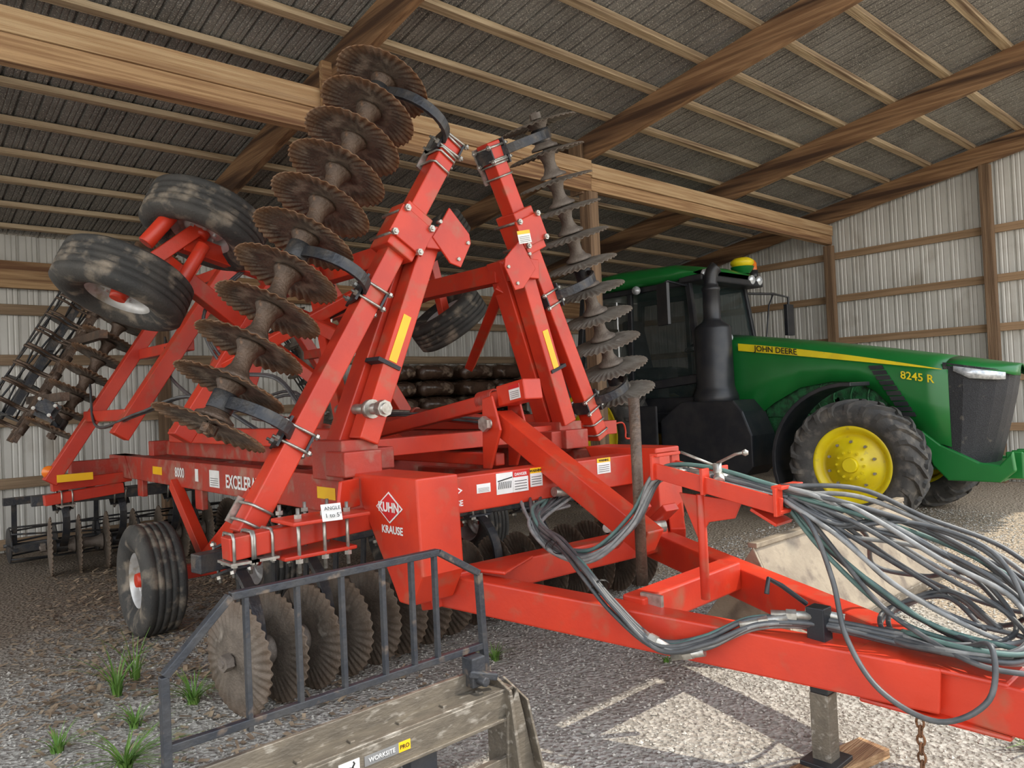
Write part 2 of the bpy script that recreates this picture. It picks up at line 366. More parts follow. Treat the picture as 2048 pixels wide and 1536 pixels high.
def gang(par,p0,p1,n,kind,tube=None,bear=(0,-1),fwd=(0,-1,0),flip=1,bulge=.19):
    p0=V(p0);p1=V(p1);ax=(p1-p0).normalized();L_=(p1-p0).length;sp=L_/(n-1)
    mt=RUST if kind=='rust' else DUST
    mb=MB().cyl(p0-ax*.07,p1+ax*.07,.02,n=8)
    mb.cyl(p0-ax*.06,p0-ax*.015,.045,n=6,smooth=False); mb.cyl(p1+ax*.015,p1+ax*.06,.045,n=6,smooth=False)
    g_=obj('disc_gang',mb,mt,par)
    key=(kind,round(sp,3))
    if key not in SM: SM[key]=spool_mesh('spacer_spool',mt,sp)
    for i in range(n):
        inst('disc_blade',DM[kind],axM(p0+ax*sp*i,ax*flip,random.random()*6),g_)
        if i<n-1: inst('spacer_spool',SM[key],axM(p0+ax*sp*i,ax),g_)
    if tube:
        t0,t1=V(tube[0]),V(tube[1]);td=(t1-t0).normalized()
        for b in bear:
            pb=p0+ax*sp*(b+.5); pt=t0+td*(pb-t0).dot(td)
            c=MB(); off=(pb-pt).normalized()
            cspring(c,pt+off*.05,pb,fwd,bulge,wv=ax)
            c.cyl(pb-ax*.05,pb+ax*.05,.068,n=16)
            obj('spring_hanger',c,DARKST,g_,.002)
            h=MB(); f_=V(fwd)
            side=off.cross(td).normalized()
            h.beam(pt+off*.075-td*.09,pt+off*.075+td*.09,.17,.014,off)
            h.beam(pt-off*.075-td*.05,pt-off*.075+td*.05,.15,.012,off)
            for s1 in (-1,1):
                for s2 in (-1,1):
                    q=pt+side*s1*.072+td*s2*.05
                    h.cyl(q-off*.11,q+off*.12,.009,n=8,mi=1); h.cyl(q+off*.082,q+off*.1,.018,n=6,mi=1,smooth=False); h.cyl(q-off*.1,q-off*.085,.018,n=6,mi=1,smooth=False)
            obj('hanger_clamp',h,[DARKST,ZINC],g_,split=False)
    return g_
def ubolt(mb,c,d,w,mi=0,up=(0,0,1)):
    c=V(c);d=V(d).normalized();u=V(up);u=(u-d*u.dot(d)).normalized();s=d.cross(u)
    for k in (-.045,.045):
        q=c+d*k
        P=[q+s*w-u*w*1.5,q+s*w+u*w*.6,q+s*w*.8+u*w,q-s*w*.8+u*w,q-s*w+u*w*.6,q-s*w-u*w*1.5]
        mb.sweep(P,.008,6,mi)
        for e in (1,-1): mb.cyl(q+s*e*w-u*w*1.35,q+s*e*w-u*w*1.15,.016,n=6,mi=mi,smooth=False)
    mb.beam(c-u*w*1.1-d*.07,c-u*w*1.1+d*.07,w*2.6,.012,u,mi)
def tire_mesh(name,R,Wd,r0,m,grooves=4):
    h=Wd/2; P=[(-h*.72,r0),(-h*.98,r0+(R-r0)*.35),(-h*1.03,r0+(R-r0)*.6),(-h*.97,R-.04),(-h*.86,R-.014)]
    xs=[-h*.78+ i*(2*h*.78)/(grooves+1) for i in range(grooves+2)]
    top=[(xs[0],R)]
    for i in range(1,grooves+1):
        x=xs[i]; dr=.008; c=.004*(1-abs(x)/h)
        top+=[(x-.006,R+c),(x-.004,R-dr),(x+.004,R-dr),(x+.006,R+c)]
    top.append((xs[-1],R))
    P=P+top+[(h*.86,R-.014),(h*.97,R-.04),(h*1.03,r0+(R-r0)*.6),(h*.98,r0+(R-r0)*.35),(h*.72,r0)]
    mb=MB().lathe((0,0,0),(0,0,1),P,64,closed=True); return mb.mesh(name,[m])
def rim_mesh(name,r0,Wd,m,hubm):
    h=Wd/2*.72; mb=MB()
    mb.lathe((0,0,0),(0,0,1),[(-h,r0+.012),(-h+.01,r0-.005),(-h+.04,r0-.03),(h-.04,r0-.03),(h-.01,r0-.005),(h,r0+.012)],48)
    mb.lathe((0,0,0),(0,0,1),[(h-.06,r0-.03),(h-.085,r0*.72),(h-.05,r0*.6),(h-.045,r0*.35),(h-.05,.0001)],48)
    mb.cyl((0,0,h-.06),(0,0,h+.0),r0*.3,r0*.24,20,1)
    for i in range(6):
        t=i*math.pi/3; c=(r0*.45*math.cos(t),r0*.45*math.sin(t)); mb.cyl((c[0],c[1],h-.06),(c[0],c[1],h-.03),.014,n=6,smooth=False)
    return mb.mesh(name,[m,hubm])
TI=tire_mesh('tire',.40,.29,.2,RUBBER); RI=rim_mesh('rim',.2,.29,SILV,RED)
def wheel(par,c,ax,name='wheel'):
    n_=node(name,c,par); inst('tire',TI,axM(c,ax,random.random()),n_); inst('rim',RI,axM(c,ax),n_); return n_
# ------------------------------------------------------------ disc harrow
CX=3.2
H=root('disc_harrow',(CX,5.5,0),'large folded red disc harrow with rusty fluted blades on gravel','farm implement')
def mx_(x): return 2*CX-x
m=MB()
for x in (2.2,4.2):
    m.beam((x,3.3,1.08),(x,8.75,1.08),.13,.22)
    m.beam((x+(.22 if x<3 else -.22),3.9,1.27),(x+(.22 if x<3 else -.22),7.6,1.27),.2,.13)
for (y,z,a,b_,h) in ((5.0,1.08,2.26,4.14,.16),(6.6,1.08,2.26,4.14,.16),(8.5,1.08,1.7,4.7,.16),(7.6,1.27,2.2,4.2,.14)):
    m.beam((a,y,z),(b_,y,z),.14,h)
m.beam((2.95,3.4,1.02),(2.95,8.5,1.02),.1,.14);m.beam((3.45,3.4,1.02),(3.45,8.5,1.02),.1,.14)
for x in (2.2,4.2):
    m.plate([(x,8.75,1.19),(x,8.2,1.19),(x,8.0,.97),(x,8.75,.97)],(1,0,0),.16)
    for y in (4.3,6.3,7.9): m.beam((x,y,1.0),(x,y,.8),.05,.16,(0,1,0))
obj('main_frame',m,REDD,H,.008,split=False)
m=MB(); m.beam((2.3,3.33,1.08),(4.36,3.33,1.08),.15,.2); obj('cross_member',m,RED,H,.008)
m=MB(); m.beam((2.2,4.1,1.32),(4.78,4.1,1.32),.12,.11)
m.sweep(catmull([(4.75,4.1,1.33),(4.86,4.05,1.35),(4.9,4.05,1.28),(4.9,4.05,1.22),(4.97,4.05,1.21)],4),.009,6); obj('cross_member',m,RED,H,.008,split=False)
m=MB(); m.beam((4.33,3.33,1.2),(4.33,3.33,.55),.16,.2,(0,1,0)); m.beam((4.1,3.3,1.2),(4.1,3.3,.75),.02,.18,(0,1,0)); obj('end_bracket',m,RED,H,.008)
for (x,s) in ((2.2,1),(4.2,-1)):
    prof=[(3.72,1.22),(3.08,1.22),(3.06,.74),(3.16,.58),(3.28,.58),(3.33,.66),(3.5,.9)]
    obj('front_bracket',MB().plate([(x+s*.04,y,z) for y,z in prof],(1,0,0),.26),RED,H,.01)
xf=2.2+.04-.13-.002
cy,cz=3.33,1.06
d=MB()
d.plate([(xf-.001,cy+.125,cz),(xf-.001,cy,cz+.082),(xf-.001,cy-.125,cz),(xf-.001,cy,cz-.082)],(1,0,0),.002,0)
d.plate([(xf-.003,cy+.112,cz),(xf-.003,cy,cz+.072),(xf-.003,cy-.112,cz),(xf-.003,cy,cz-.072)],(1,0,0),.002,1)
obj('emblem',d,[WHITE,REDS],H)
text('KUHN',.068,(xf-.006,cy,cz),(0,-1,0),(0,0,1),WHITE,H,bold=.002)
text('KRAUSE',.055,(xf-.002,cy-.02,cz-.115),(0,-1,0),(0,0,1),WHITE,H,bold=.0015)
text('KRAUSE',.045,(2.45,3.33-.077,1.035),(1,0,0),(0,0,1),WHITE,H,bold=.001)
d=MB(); 
for o_,r_,mi in ((.0765,1,0),(.0785,.8,1)):
    d.plate([(2.45-.08*r_,3.33-o_,1.105),(2.45,3.33-o_,1.105+.045*r_),(2.45+.08*r_,3.33-o_,1.105),(2.45,3.33-o_,1.105-.045*r_)],(0,1,0),.002,mi)
obj('emblem',d,[WHITE,REDS],H)
xs_=2.2-.066
text('8000',.115,(xs_-.004,6.6,1.09),(0,-1,0),(0,0,1),WHITE,H,bold=.002)
text('EXCELERATOR',.135,(xs_-.004,5.20,1.07),(0,-1,0),(0,0,1),WHITE,H,bold=.003,sx=.86)
def sticker(c,n,right,w,h,head,s1=None,s2=None,headcol=None,par=None):
    c=V(c);n=V(n).normalized();r=V(right).normalized();u=n.cross(r)
    d=MB(); q=lambda a,b_,o:(c+r*a+u*b_+n*o)
    d.plate([q(-w/2,-h/2,0),q(w/2,-h/2,0),q(w/2,h/2,0),q(-w/2,h/2,0)],n,.002,0)
    if headcol is not None: d.plate([q(-w/2,h*.22,.001),q(w/2,h*.22,.001),q(w/2,h/2,.001),q(-w/2,h/2,.001)],n,.002,1)
    if s2:
        for k in range(4): d.plate([q(-w*.4,-h*.38+k*h*.13,.001),q(w*.4,-h*.38+k*h*.13,.001),q(w*.4,-h*.35+k*h*.13,.001),q(-w*.4,-h*.35+k*h*.13,.001)],n,.0016,2)
    obj('sticker',d,[WHITE if s1 is None else s1,headcol or YELS,BLK],par or H,split=False)
    if head: text(head,h*.2,q(0,h*.35,.003),r,u,BLK if headcol is YELS else WHITE,par or H,bold=.0005)
yd=3.33-.077
sticker((2.68,yd,1.1),(0,-1,0),(1,0,0),.1,.05,None,s2=True)
sticker((2.84,yd,1.11),(0,-1,0),(1,0,0),.13,.12,None,s2=None)
sticker((2.96,yd-.003,1.11),(0,-1,0),(1,0,0),.12,.12,'DANGER',s2=True,headcol=REDS)
sticker((3.09,yd,1.12),(0,-1,0),(1,0,0),.1,.11,'WARNING',s2=True,headcol=YELS)
sticker((3.7,yd,1.13),(0,-1,0),(1,0,0),.13,.1,'WARNING',s2=True,headcol=YELS)
sticker((4.33,yd-.035,1.12),(0,-1,0),(1,0,0),.1,.12,'WARNING',s2=True,headcol=YELS)
d=MB()
for i in range(7): d.beam((2.79+i*.015,yd-.003,1.08),(2.795+i*.015,yd-.003,1.12),.004,.002,(0,1,0))
d.beam((2.785,yd-.003,1.125),(2.895,yd-.003,1.14),.006,.002,(0,1,0)); obj('pictogram',d,BLK,H,split=False)
for (y,w_) in ((7.2,.26),(4.05,.22)):
    obj('reflector',MB().plate([(xs_-.001,y-w_/2,1.05),(xs_-.001,y+w_/2,1.05),(xs_-.001,y+w_/2,1.12),(xs_-.001,y-w_/2,1.12)],(1,0,0),.002),YELS,H)
sticker((xs_-.001,5.82,1.08),(-1,0,0),(0,-1,0),.2,.13,None,s2=True)
sticker((xs_-.001,6.2,1.09),(-1,0,0),(0,-1,0),.07,.1,None)
m=MB(); m.beam((1.36,3.6,.94),(2.2,3.6,.98),.11,.11); m.beam((1.6,3.62,.86),(2.0,3.62,.86),.28,.02); m.beam((1.6,3.5,1.04),(2.02,3.5,1.04),.26,.02)
m.plate([(1.9,3.5,1.05),(2.1,3.62,1.05),(2.1,3.62,1.2),(1.95,3.55,1.2)],(-.5,1,0),.02); obj('gang_support_arm',m,RED,H,.006)
obj('gang_support_arm',MB().beam((4.2,3.6,.98),(5.04,3.6,.94),.11,.11),RED,H,.006)
m=MB().beam((1.5,8.3,.95),(2.2,8.3,.98),.1,.1); m.beam((1.42,8.2,.83),(2.1,8.2,.88),.1,.1); obj('gang_support_arm',m,RED,H,.006)
obj('gang_support_arm',MB().beam((4.3,8.2,.9),(5.0,8.2,.85),.1,.1),RED,H,.006)
m=MB()
for x in (1.68,1.82,1.95):
    for y in (3.49,3.7): m.cyl((x,y,.78),(x,y,1.10),.010,n=8); m.cyl((x,y,1.05),(x,y,1.07),.02,n=6,smooth=False); m.cyl((x,y,.83),(x,y,.85),.02,n=6,smooth=False)
ubolt(m,(1.52,3.6,.945),(1,0,0),.065); ubolt(m,(1.42,3.6,.945),(1,0,0),.065); ubolt(m,(1.6,8.2,.84),(1,0,0),.065)
obj('bolt_set',m,ZINC,H)
sticker((1.80,3.37,1.075),(-.2,-1,.35),(1,-.2,0),.10,.085,None,par=H)
text('ANGLE',.026,(1.80,3.360,1.096),(1,-.2,0),(0,.33,1),BLK,H); text('1 to 5°',.03,(1.80,3.350,1.062),(1,-.2,0),(0,.33,1),BLK,H)
NT=((1.53,3.8,.96),(2.98,3.8,3.27)); FT=((4.5,4.0,1.25),(3.47,4.0,3.41))
def wing(sgn,tube,main):
    X=(lambda x:x) if sgn>0 else mx_
    m=MB(); Y=(0,1,0)
    m.beam(tube[0],tube[1],.125,.125,Y)
    m.beam(main[0],main[1],.17,.16,Y)
    y0=main[0][1]
    a=V(main[0]);b_=V(main[1]);dd=(b_-a).normalized()
    o=V((0,-.17,0))
    m.beam(a+dd*.05+o+V((.02*sgn,0,0)),a.lerp(b_,.97)+o,.13,.13,Y)
    xt,zt=main[1][0],main[1][2]
    xl=a.lerp(b_,.05).x; zl=1.40
    m.beam((xt,y0,zt-.1),(xt,7.0,zt-.1),.12,.14); m.beam((xl,y0,zl),(xl,7.0,zl),.12,.12)
    for yy in ((5.4,6.9) if sgn>0 else (6.9,)):
        m.beam((X(1.75),yy,1.42),(X(2.95),yy,3.25),.14,.14,Y)
    m.beam((X(1.45),8.1,1.0),(X(2.9),8.1,3.25),.12,.12,Y)
    m.beam((X(2.35),6.9,2.2),(X(2.3),8.1,2.2),.1,.1); m.beam((X(2.75),6.9,2.9),(X(2.7),8.1,2.9),.1,.1); m.beam((X(1.85),6.9,1.6),(X(1.8),8.1,1.6),.1,.1)
    if sgn>0:
        m.beam((xl,y0,zl),(X(2.75),5.4,2.95),.08,.08,Y)
        m.beam((2.45,5.4,2.4),(2.45,y0+.1,1.95),.09,.09)
        m.plate([(2.0,5.3,1.7),(2.25,5.3,1.7),(2.4,5.3,2.15),(2.2,5.3,2.2)],(0,1,0),.02)
    m.beam((X(2.05),5.4,1.9),(xt,y0,zt-.2),.08,.08,Y)
    t0=V(tube[0]);t1=V(tube[1])
    c=t0.lerp(t1,.72); td=(t1-t0).normalized()
    m.beam(c-td*.16,c+td*.16,.2,.2,Y)
    o_=obj('wing_frame',m,RED,H,.008,split=False)
    m=MB(); x=b_.x; z=b_.z; yy=y0-.28
    P=[(-.10,-.02),(-.02,.1),(.13,-.05),(.14,-.11),(.05,-.27),(-.03,-.25),(-.16,-.10)]
    m.plate([(x+sgn*(px+.08),yy,z+pz) for px,pz in P],(0,1,0),.016)
    m.beam((x-.05*sgn,yy,z-.1),(x-.05*sgn,y0,z-.1),.14,.14)
    m.beam(c+V((0,-.11,0))-td*.1,c+V((0,-.11,0))+td*.1,.26,.02,Y)
    obj('hinge_plate',m,RED,H,.005,split=False)
    m=MB()
    for px,pz in ((-.04,0),(.17,-.11),(.09,-.22)):
        m.cyl((x+sgn*(px+.02),yy-.02,z+pz),(x+sgn*(px+.02),yy+.02,z+pz),.012,n=8)
    for k in (-.09,.09):
        for e in (-.1,.1):
            q=c+td*k+V((td.z*e,0,-td.x*e)); m.cyl(q+V((0,-.15,0)),q+V((0,.14,0)),.011,n=8); m.cyl(q+V((0,-.14,0)),q+V((0,-.12,0)),.022,n=6,smooth=False)
    q=a.lerp(b_,.17)+V((-.05*sgn,0,0))
    if sgn>0:
        m.cyl(q+V((0,-.42,0)),q+V((0,.12,0)),.032,n=16); m.cyl(q+V((0,-.4,0)),q+V((0,-.35,0)),.048,n=8,smooth=False); m.cyl(q+V((0,-.27,0)),q+V((0,-.23,0)),.055,n=16)
    ubolt(m,t1-td*.08,td,.072,up=(0,-1,0)); ubolt(m,t1-td*.2,td,.072,up=(0,-1,0)); ubolt(m,t0+td*.1,td,.072,up=(0,-1,0))
    obj('bolt_set',m,ZINC,H)
    c=a.lerp(b_,.47)+o+V((0,-.067,0)); s=V((dd.z,0,-dd.x))*.028; l=dd*.15
    obj('reflector',MB().plate([c-s-l,c+s-l,c+s+l,c-s+l],(0,1,0),.003),YELS,H)
    c=a.lerp(b_,.36)+o; 
    obj('strap',MB().beam(c-dd*.012+V((-.02*sgn,0,0)),c+dd*.012+V((-.02*sgn,0,0)),.16,.15,Y),STRAP,H)
    m=MB().box((a.x-.12,y0-.2,a.z-.17),(a.x+.12,y0+.16,a.z+.06)); m.box((a.x-.16,y0-.3,a.z-.14),(a.x+.08,y0-.08,a.z+.0))
    obj('hinge_foot',m,REDD,H,.008)
    return o_
wing(1,NT,((2.21,3.97,1.34),(2.8,3.97,2.7)))
wing(-1,FT,((4.14,4.15,1.34),(3.68,4.15,2.62)))
sticker((3.6,3.8,2.72),(-.3,-1,0),(1,-.3,.2),.1,.09,None,headcol=YELS,s2=True)
gang(H,(1.43,3.9,1.54),(2.56,3.9,3.6),11,'rust',NT,(0,4,8+1),(0,-1,0),-1)
gang(H,(4.84,4.05,1.62),(4.02,4.05,3.70),11,'dust',FT,(0,4,8+1),(0,-1,0),-1)
gang(H,(1.62,8.75,1.45),(2.7,8.75,3.3),11,'rust',((1.2,8.1,1.3),(2.6,8.1,3.5)),(0,7),(0,-1,0),1,.1)
gang(H,(4.8,8.75,1.45),(3.8,8.75,3.3),7,'dust')
gang(H,(1.5,3.93,.298),(3.02,4.2,.298),8,'soil',((1.4,4.08,.8),(3.1,4.35,.8)),(0,2,5),(0,-1,0),1,.17)
gang(H,(3.36,4.25,.298),(4.9,4.0,.298),8,'soil',((3.3,4.4,.8),(5.0,4.15,.8)),(0,2,5),(0,-1,0),-1,.17)
gang(H,(1.55,8.85,.298),(3.05,8.65,.298),7,'soil',((1.4,8.6,.8),(3.1,8.4,.8)),(0,2,4),(0,-1,0),1,.17)
gang(H,(3.35,8.65,.298),(4.85,8.85,.298),7,'soil',((3.3,8.4,.8),(5.0,8.6,.8)),(0,2,4),(0,-1,0),-1,.17)
for a,b_ in (((1.38,4.08,.8),(3.1,4.36,.8)),((3.3,4.4,.8),(5.02,4.14,.8)),((1.38,8.6,.8),(3.1,8.4,.8)),((3.3,8.4,.8),(5.0,8.6,.8))):
    obj('gang_tube',MB().beam(a,b_,.1,.1),DARKST,H,.006)
for i in range(6):
    x=1.62+i*.22; y=4.05+i*.04
    m=MB().beam((x,y+.05,.82),(x+.02,y+.12,.5),.05,.012,(1,0,0)); m.beam((x+.02,y+.12,.5),(x+.07,y-.02,.42),.06,.01,(1,0,0)); obj('scraper',m,DARKST,H)
for c,ax in (((1.68,5.9,.4),(-1,0,0)),((2.55,5.9,.4),(-1,0,0)),((3.85,5.9,.4),(1,0,0)),((4.72,5.9,.4),(1,0,0))): wheel(H,c,ax)
nw=V((.43,.08,.9)).normalized()
for c,ax in (((1.38,5.2,2.43),-nw),((1.91,5.2,2.88),-nw)): wheel(H,c,ax)
fwx=V((-.6,.1,.8)).normalized()
for c in ((4.62,6.05,2.42),(4.45,6.05,3.2)): wheel(H,c,-fwx)
for s in (0,1):
    X=(lambda x:x) if s==0 else mx_
    m=MB()
    m.beam((X(1.85),5.9,.4),(X(2.4),5.9,.4),.08,.1)
    m.beam((X(2.1),5.9,.42),(X(2.12),5.0,1.02),.1,.12); m.beam((X(2.1),5.9,.42),(X(2.12),6.7,1.0),.08,.1); m.beam((X(2.0),5.85,.42),(X(2.3),5.2,1.1),.06,.1)
    obj('wheel_arm',m,RED,H,.006)
m=MB()
m.beam((1.42,5.2,2.5),(2.0,5.2,2.96),.09,.09); m.beam((1.6,5.22,2.62),(2.25,5.4,2.2),.09,.12); m.beam((1.75,5.22,2.75),(2.5,5.4,2.6),.09,.12)
m.cyl((1.5,5.14,2.7),(1.66,5.12,2.9),.05); m.cyl((1.7,5.1,2.45),(1.86,5.1,2.72),.045)
obj('wheel_arm',m,RED,H,.006,split=False)
obj('wheel_arm',MB().beam((4.58,6.05,2.45),(4.4,6.05,3.15),.09,.09).beam((4.5,6.05,2.7),(3.9,6.6,2.4),.09,.1),RED,H,.006,split=False)
m=MB(); m.beam((3.2,5.5,1.33),(3.2,3.5,1.62),.09,.1); m.beam((3.2,3.62,1.61),(3.2,3.36,1.65),.15,.13)
m.beam((3.2,3.68,1.46),(3.2,2.5,.80),.14,.14)
m.plate([(3.09,3.72,1.6),(3.09,3.62,1.62),(3.09,3.55,1.4),(3.09,3.66,1.15),(3.09,3.74,1.15)],(1,0,0),.02);m.plate([(3.31,3.72,1.6),(3.31,3.62,1.62),(3.31,3.55,1.4),(3.31,3.66,1.15),(3.31,3.74,1.15)],(1,0,0),.02)
m.beam((3.2,3.7,1.2),(3.2,5.4,1.2),.08,.08)
obj('levelling_link',m,RED,H,.008,split=False)
sticker((3.2-.077,3.45,1.635),(-1,0,0),(0,-1,.15),.1,.09,None,s2=True,headcol=REDS)
m=MB()
for i in range(10): m.lathe((3.2,3.72+.016*i,1.605-.002*i),(0,1,-.14),[(0,.05),(.005,.062),(.01,.05)],16)
obj('link_spring',m,REDD,H,split=False)
m=MB(); m.cyl((3.05,3.66,1.44),(3.35,3.66,1.44),.035); m.cyl((3.03,3.66,1.44),(3.06,3.66,1.44),.05,n=6,smooth=False); obj('link_pin',m,ZINC,H)
for a,b_,c in (((2.3,4.5,1.4),(2.65,4.9,2.1),(2.78,5.05,2.5)),((2.7,5.0,1.0),(2.9,6.2,1.2),(2.95,6.6,1.25)),((2.1,6.0,1.6),(2.3,6.0,2.1),(2.5,6.0,2.5)),((2.5,4.6,1.42),(2.55,5.6,1.5),(2.58,6.1,1.53)),((3.9,4.6,1.42),(3.85,5.6,1.5),(3.8,6.1,1.53))):
    m=MB().cyl(a,b_,.045).cyl(b_,c,.022,mi=1); m.cyl(V(b_)-(V(b_)-V(a)).normalized()*.04,b_,.055,n=16); obj('hydraulic_cylinder',m,[REDD,ZINC],H,split=False)
obj('brace',MB().beam((2.75,6.6,2.35),(3.55,5.4,1.25),.1,.1),RED,H,.006)
m=MB()
nb=((2.40,3.34,.60),(3.1,1.08,.43)); fb=((4.0,3.1,.60),(3.28,1.08,.43))
m.beam(nb[0],nb[1],.14,.175); m.beam(fb[0],fb[1],.14,.175)
m.beam((2.42,3.22,.62),(4.0,3.05,.64),.14,.15)
m.beam((2.78,2.3,.56),(3.62,2.3,.58),.13,.15)
m.beam((3.19,1.25,.42),(3.19,.35,.38),.22,.18)
m.plate([(2.98,1.35,.53),(3.38,1.35,.53),(3.3,.85,.49),(3.08,.85,.49)],(0,0,1),.02)
m.plate([(2.99,1.35,.34),(3.38,1.35,.34),(3.3,.85,.30),(3.08,.85,.30)],(0,0,1),.02)
m.plate([(2.9,3.1,.70),(2.45,3.2,.70),(2.55,2.95,.69)],(0,0,1),.02)
obj('tongue',m,RED,H,.01,split=False)
m=MB()
for z in (.36,.43): 
    m.cyl((3.08,.48,z),(3.05,.48,z),.03,n=6,smooth=False); m.cyl((3.08,.6,z),(3.05,.6,z),.03,n=6,smooth=False)
m.beam((2.82,2.22,.65),(2.82,2.22,.47),.12,.02,(1,0,0))
m.cyl((3.5,2.95,.78),(3.72,2.8,.78),.035); m.cyl((3.3,2.9,.82),(3.5,2.95,.78),.028)
obj('bolt_set',m,ZINC,H)
m=MB(); m.beam((3.5,3.1,.62),(3.45,2.75,.95),.12,.05); m.beam((3.75,3.1,.62),(3.72,2.75,.9),.12,.05); m.beam((2.35,3.4,.9),(2.38,3.3,.5),.16,.12,(0,1,0))
m.beam((4.35,3.2,.85),(4.05,2.95,.65),.1,.12)
obj('tongue_lug',m,RED,H,.008)
m=MB(); m.cyl((3.08,2.48,.6),(3.08,2.48,1.57),.029,n=20); obj('pipe_stand',m,RUST,H)
m=MB(); m.beam((3.0,1.5,.04),(3.0,1.5,.33),.08,.08,(0,1,0)); m.beam((3.0,1.5,.04),(3.0,1.5,.06),.18,.14,(0,1,0),1); m.beam((3.0,1.5,.33),(3.0,1.5,.68),.075,.075,(0,1,0),1)
m.sweep([(3.0,1.55,.68),(2.93,1.62,.76),(2.86,1.64,.80),(2.84,1.64,.74)],.012,6,1)
obj('jack_leg',m,[WORN,BLACKP],H,.004,split=False)
m=MB(); m.cyl((3.05,2.08,.6),(3.05,2.08,1.1),.022,n=12)
m.plate([(3.05,2.2,1.1),(3.05,1.86,1.08),(3.05,1.9,1.0),(3.05,2.04,.97),(3.05,2.1,.88)],(1,0,0),.012)
m.beam((3.05,2.3,1.19),(3.05,1.62,1.06),.18,.016)
for y in (2.28,2.0,1.64):
    z=1.06+(y-1.62)*.19
    m.beam((2.97,y,z-.02),(2.97,y,z+.1),.016,.06,(1,0,0)); m.beam((3.13,y,z-.02),(3.13,y,z+.1),.016,.06,(1,0,0))
    if y!=2.0: m.beam((2.96,y,z+.1),(3.15,y,z+.1),.05,.016)
m.beam((2.965,2.3,1.215),(2.965,1.62,1.085),.014,.075); m.beam((3.135,2.3,1.215),(3.135,1.62,1.085),.014,.075)
m.beam((3.05,1.78,1.06),(3.05,1.66,1.0),.14,.014)
obj('hose_holder',m,RED,H,.003,split=False)
m=MB(); m.cyl((3.05,1.98,1.13),(3.05,1.98,1.25),.02); m.sweep([(3.05,1.98,1.25),(3.0,1.85,1.3),(2.98,1.8,1.31)],.007,6); m.sweep([(3.05,2.0,1.24),(3.02,2.16,1.3)],.007,6); m.cyl((3.0,2.1,1.2),(3.1,1.9,1.17),.025); m.cyl((2.98,1.93,1.17),(3.12,2.02,1.2),.028,n=8)
m.lathe((2.98,1.79,1.31),(0,0,1),[(-.015,.001),(-.008,.014),(.008,.014),(.015,.001)],10); obj('valve',m,ZINC,H,split=False)
def hose(P,m_,r=.0105,k=8):
    mb=MB().sweep(catmull(P,k),r,8); return obj('hydraulic_hose',mb,m_,H)
def jit(P,a):
    o=V((random.uniform(-a,a),random.uniform(-a,a),random.uniform(-a,a)))
    return [V(p)+o+V((random.uniform(-a,a),random.uniform(-a,a),random.uniform(-a,a)))*.5 for p in P]
HM=[HOSE,HOSEL,HOSE,HOSEL,HOSE,HOSEG,HOSE,HOSE]
for i in range(9):
    hose(jit([(3.0+.05*i,3.28,1.0-.01*i),(2.9,3.1,.93),(2.8,2.85,.80),(2.85,2.62,.78),(2.95,2.42,.95),(3.02,2.3,1.19),(3.05,2.05,1.2),(3.05,1.66,1.13)],.024),HM[(i+1)%8])
for i in range(8):
    hose(jit([(3.1+.05*i,3.28,.98),(2.92,3.08,.9),(2.74,2.72,.84),(2.61,2.44,.77),(2.60,2.27,.63),(2.63,2.05,.495),(2.71,1.86,.53),(2.84,1.70,.615),(3.0,1.5,.61),(3.1,1.2,.58),(3.18,.9,.56)],.02),HM[(i+3)%8])
loops=[[(3.05,1.66,1.13),(3.12,1.42,1.10),(3.35,1.2,.98),(3.45,1.0,.84),(3.38,.85,.70),(3.2,.85,.58),(3.14,1.1,.57)],
 [(3.05,1.66,1.13),(3.15,1.4,1.06),(3.3,1.15,.91),(3.4,.95,.76),(3.3,.82,.62),(3.15,1.0,.58),(3.1,1.25,.58)],
 [(3.05,1.66,1.13),(3.06,1.45,1.0),(3.12,1.25,.80),(3.25,1.05,.66),(3.3,.85,.62),(3.25,.7,.56)],
 [(3.05,1.66,1.12),(3.08,1.5,.95),(3.16,1.3,.76),(3.2,1.1,.63),(3.2,.8,.60)],
 [(3.05,1.66,1.12),(3.0,1.5,1.0),(2.98,1.42,.8),(2.92,1.34,.6),(2.86,1.2,.44),(2.85,1.0,.39),(2.92,.86,.48),(3.0,.87,.64),(3.08,1.0,.60),(3.1,1.2,.58)],
 [(3.05,1.66,1.12),(3.04,1.52,1.02),(3.1,1.3,.72),(3.05,1.1,.62),(3.0,.9,.58),(3.05,.75,.56)],
 [(3.05,1.66,1.13),(3.2,1.42,1.12),(3.5,1.25,.98),(3.6,1.0,.86),(3.5,.82,.72),(3.28,.8,.6)],
 [(3.05,1.66,1.13),(3.1,1.38,1.03),(3.22,1.12,.84),(3.32,.92,.7),(3.2,.78,.6)],
 [(3.05,1.66,1.12),(3.3,1.45,.96),(3.55,1.5,.76),(3.6,1.3,.72),(3.5,1.1,.78),(3.35,.9,.66)],
 [(3.05,1.66,1.12),(3.1,1.5,.9),(3.2,1.25,.68),(3.2,1.05,.6),(3.1,.9,.6)]]
LM=[HOSE,HOSEL,HOSE,HOSEG,HOSE,HOSE,HOSEL,HOSE,HOSE,HOSE]
for i,P in enumerate(loops):
    hose(jit(P,.012),LM[i])
    if i in (0,1,2,3,6,7,9): hose(jit(P,.045),LM[(i+4)%10])
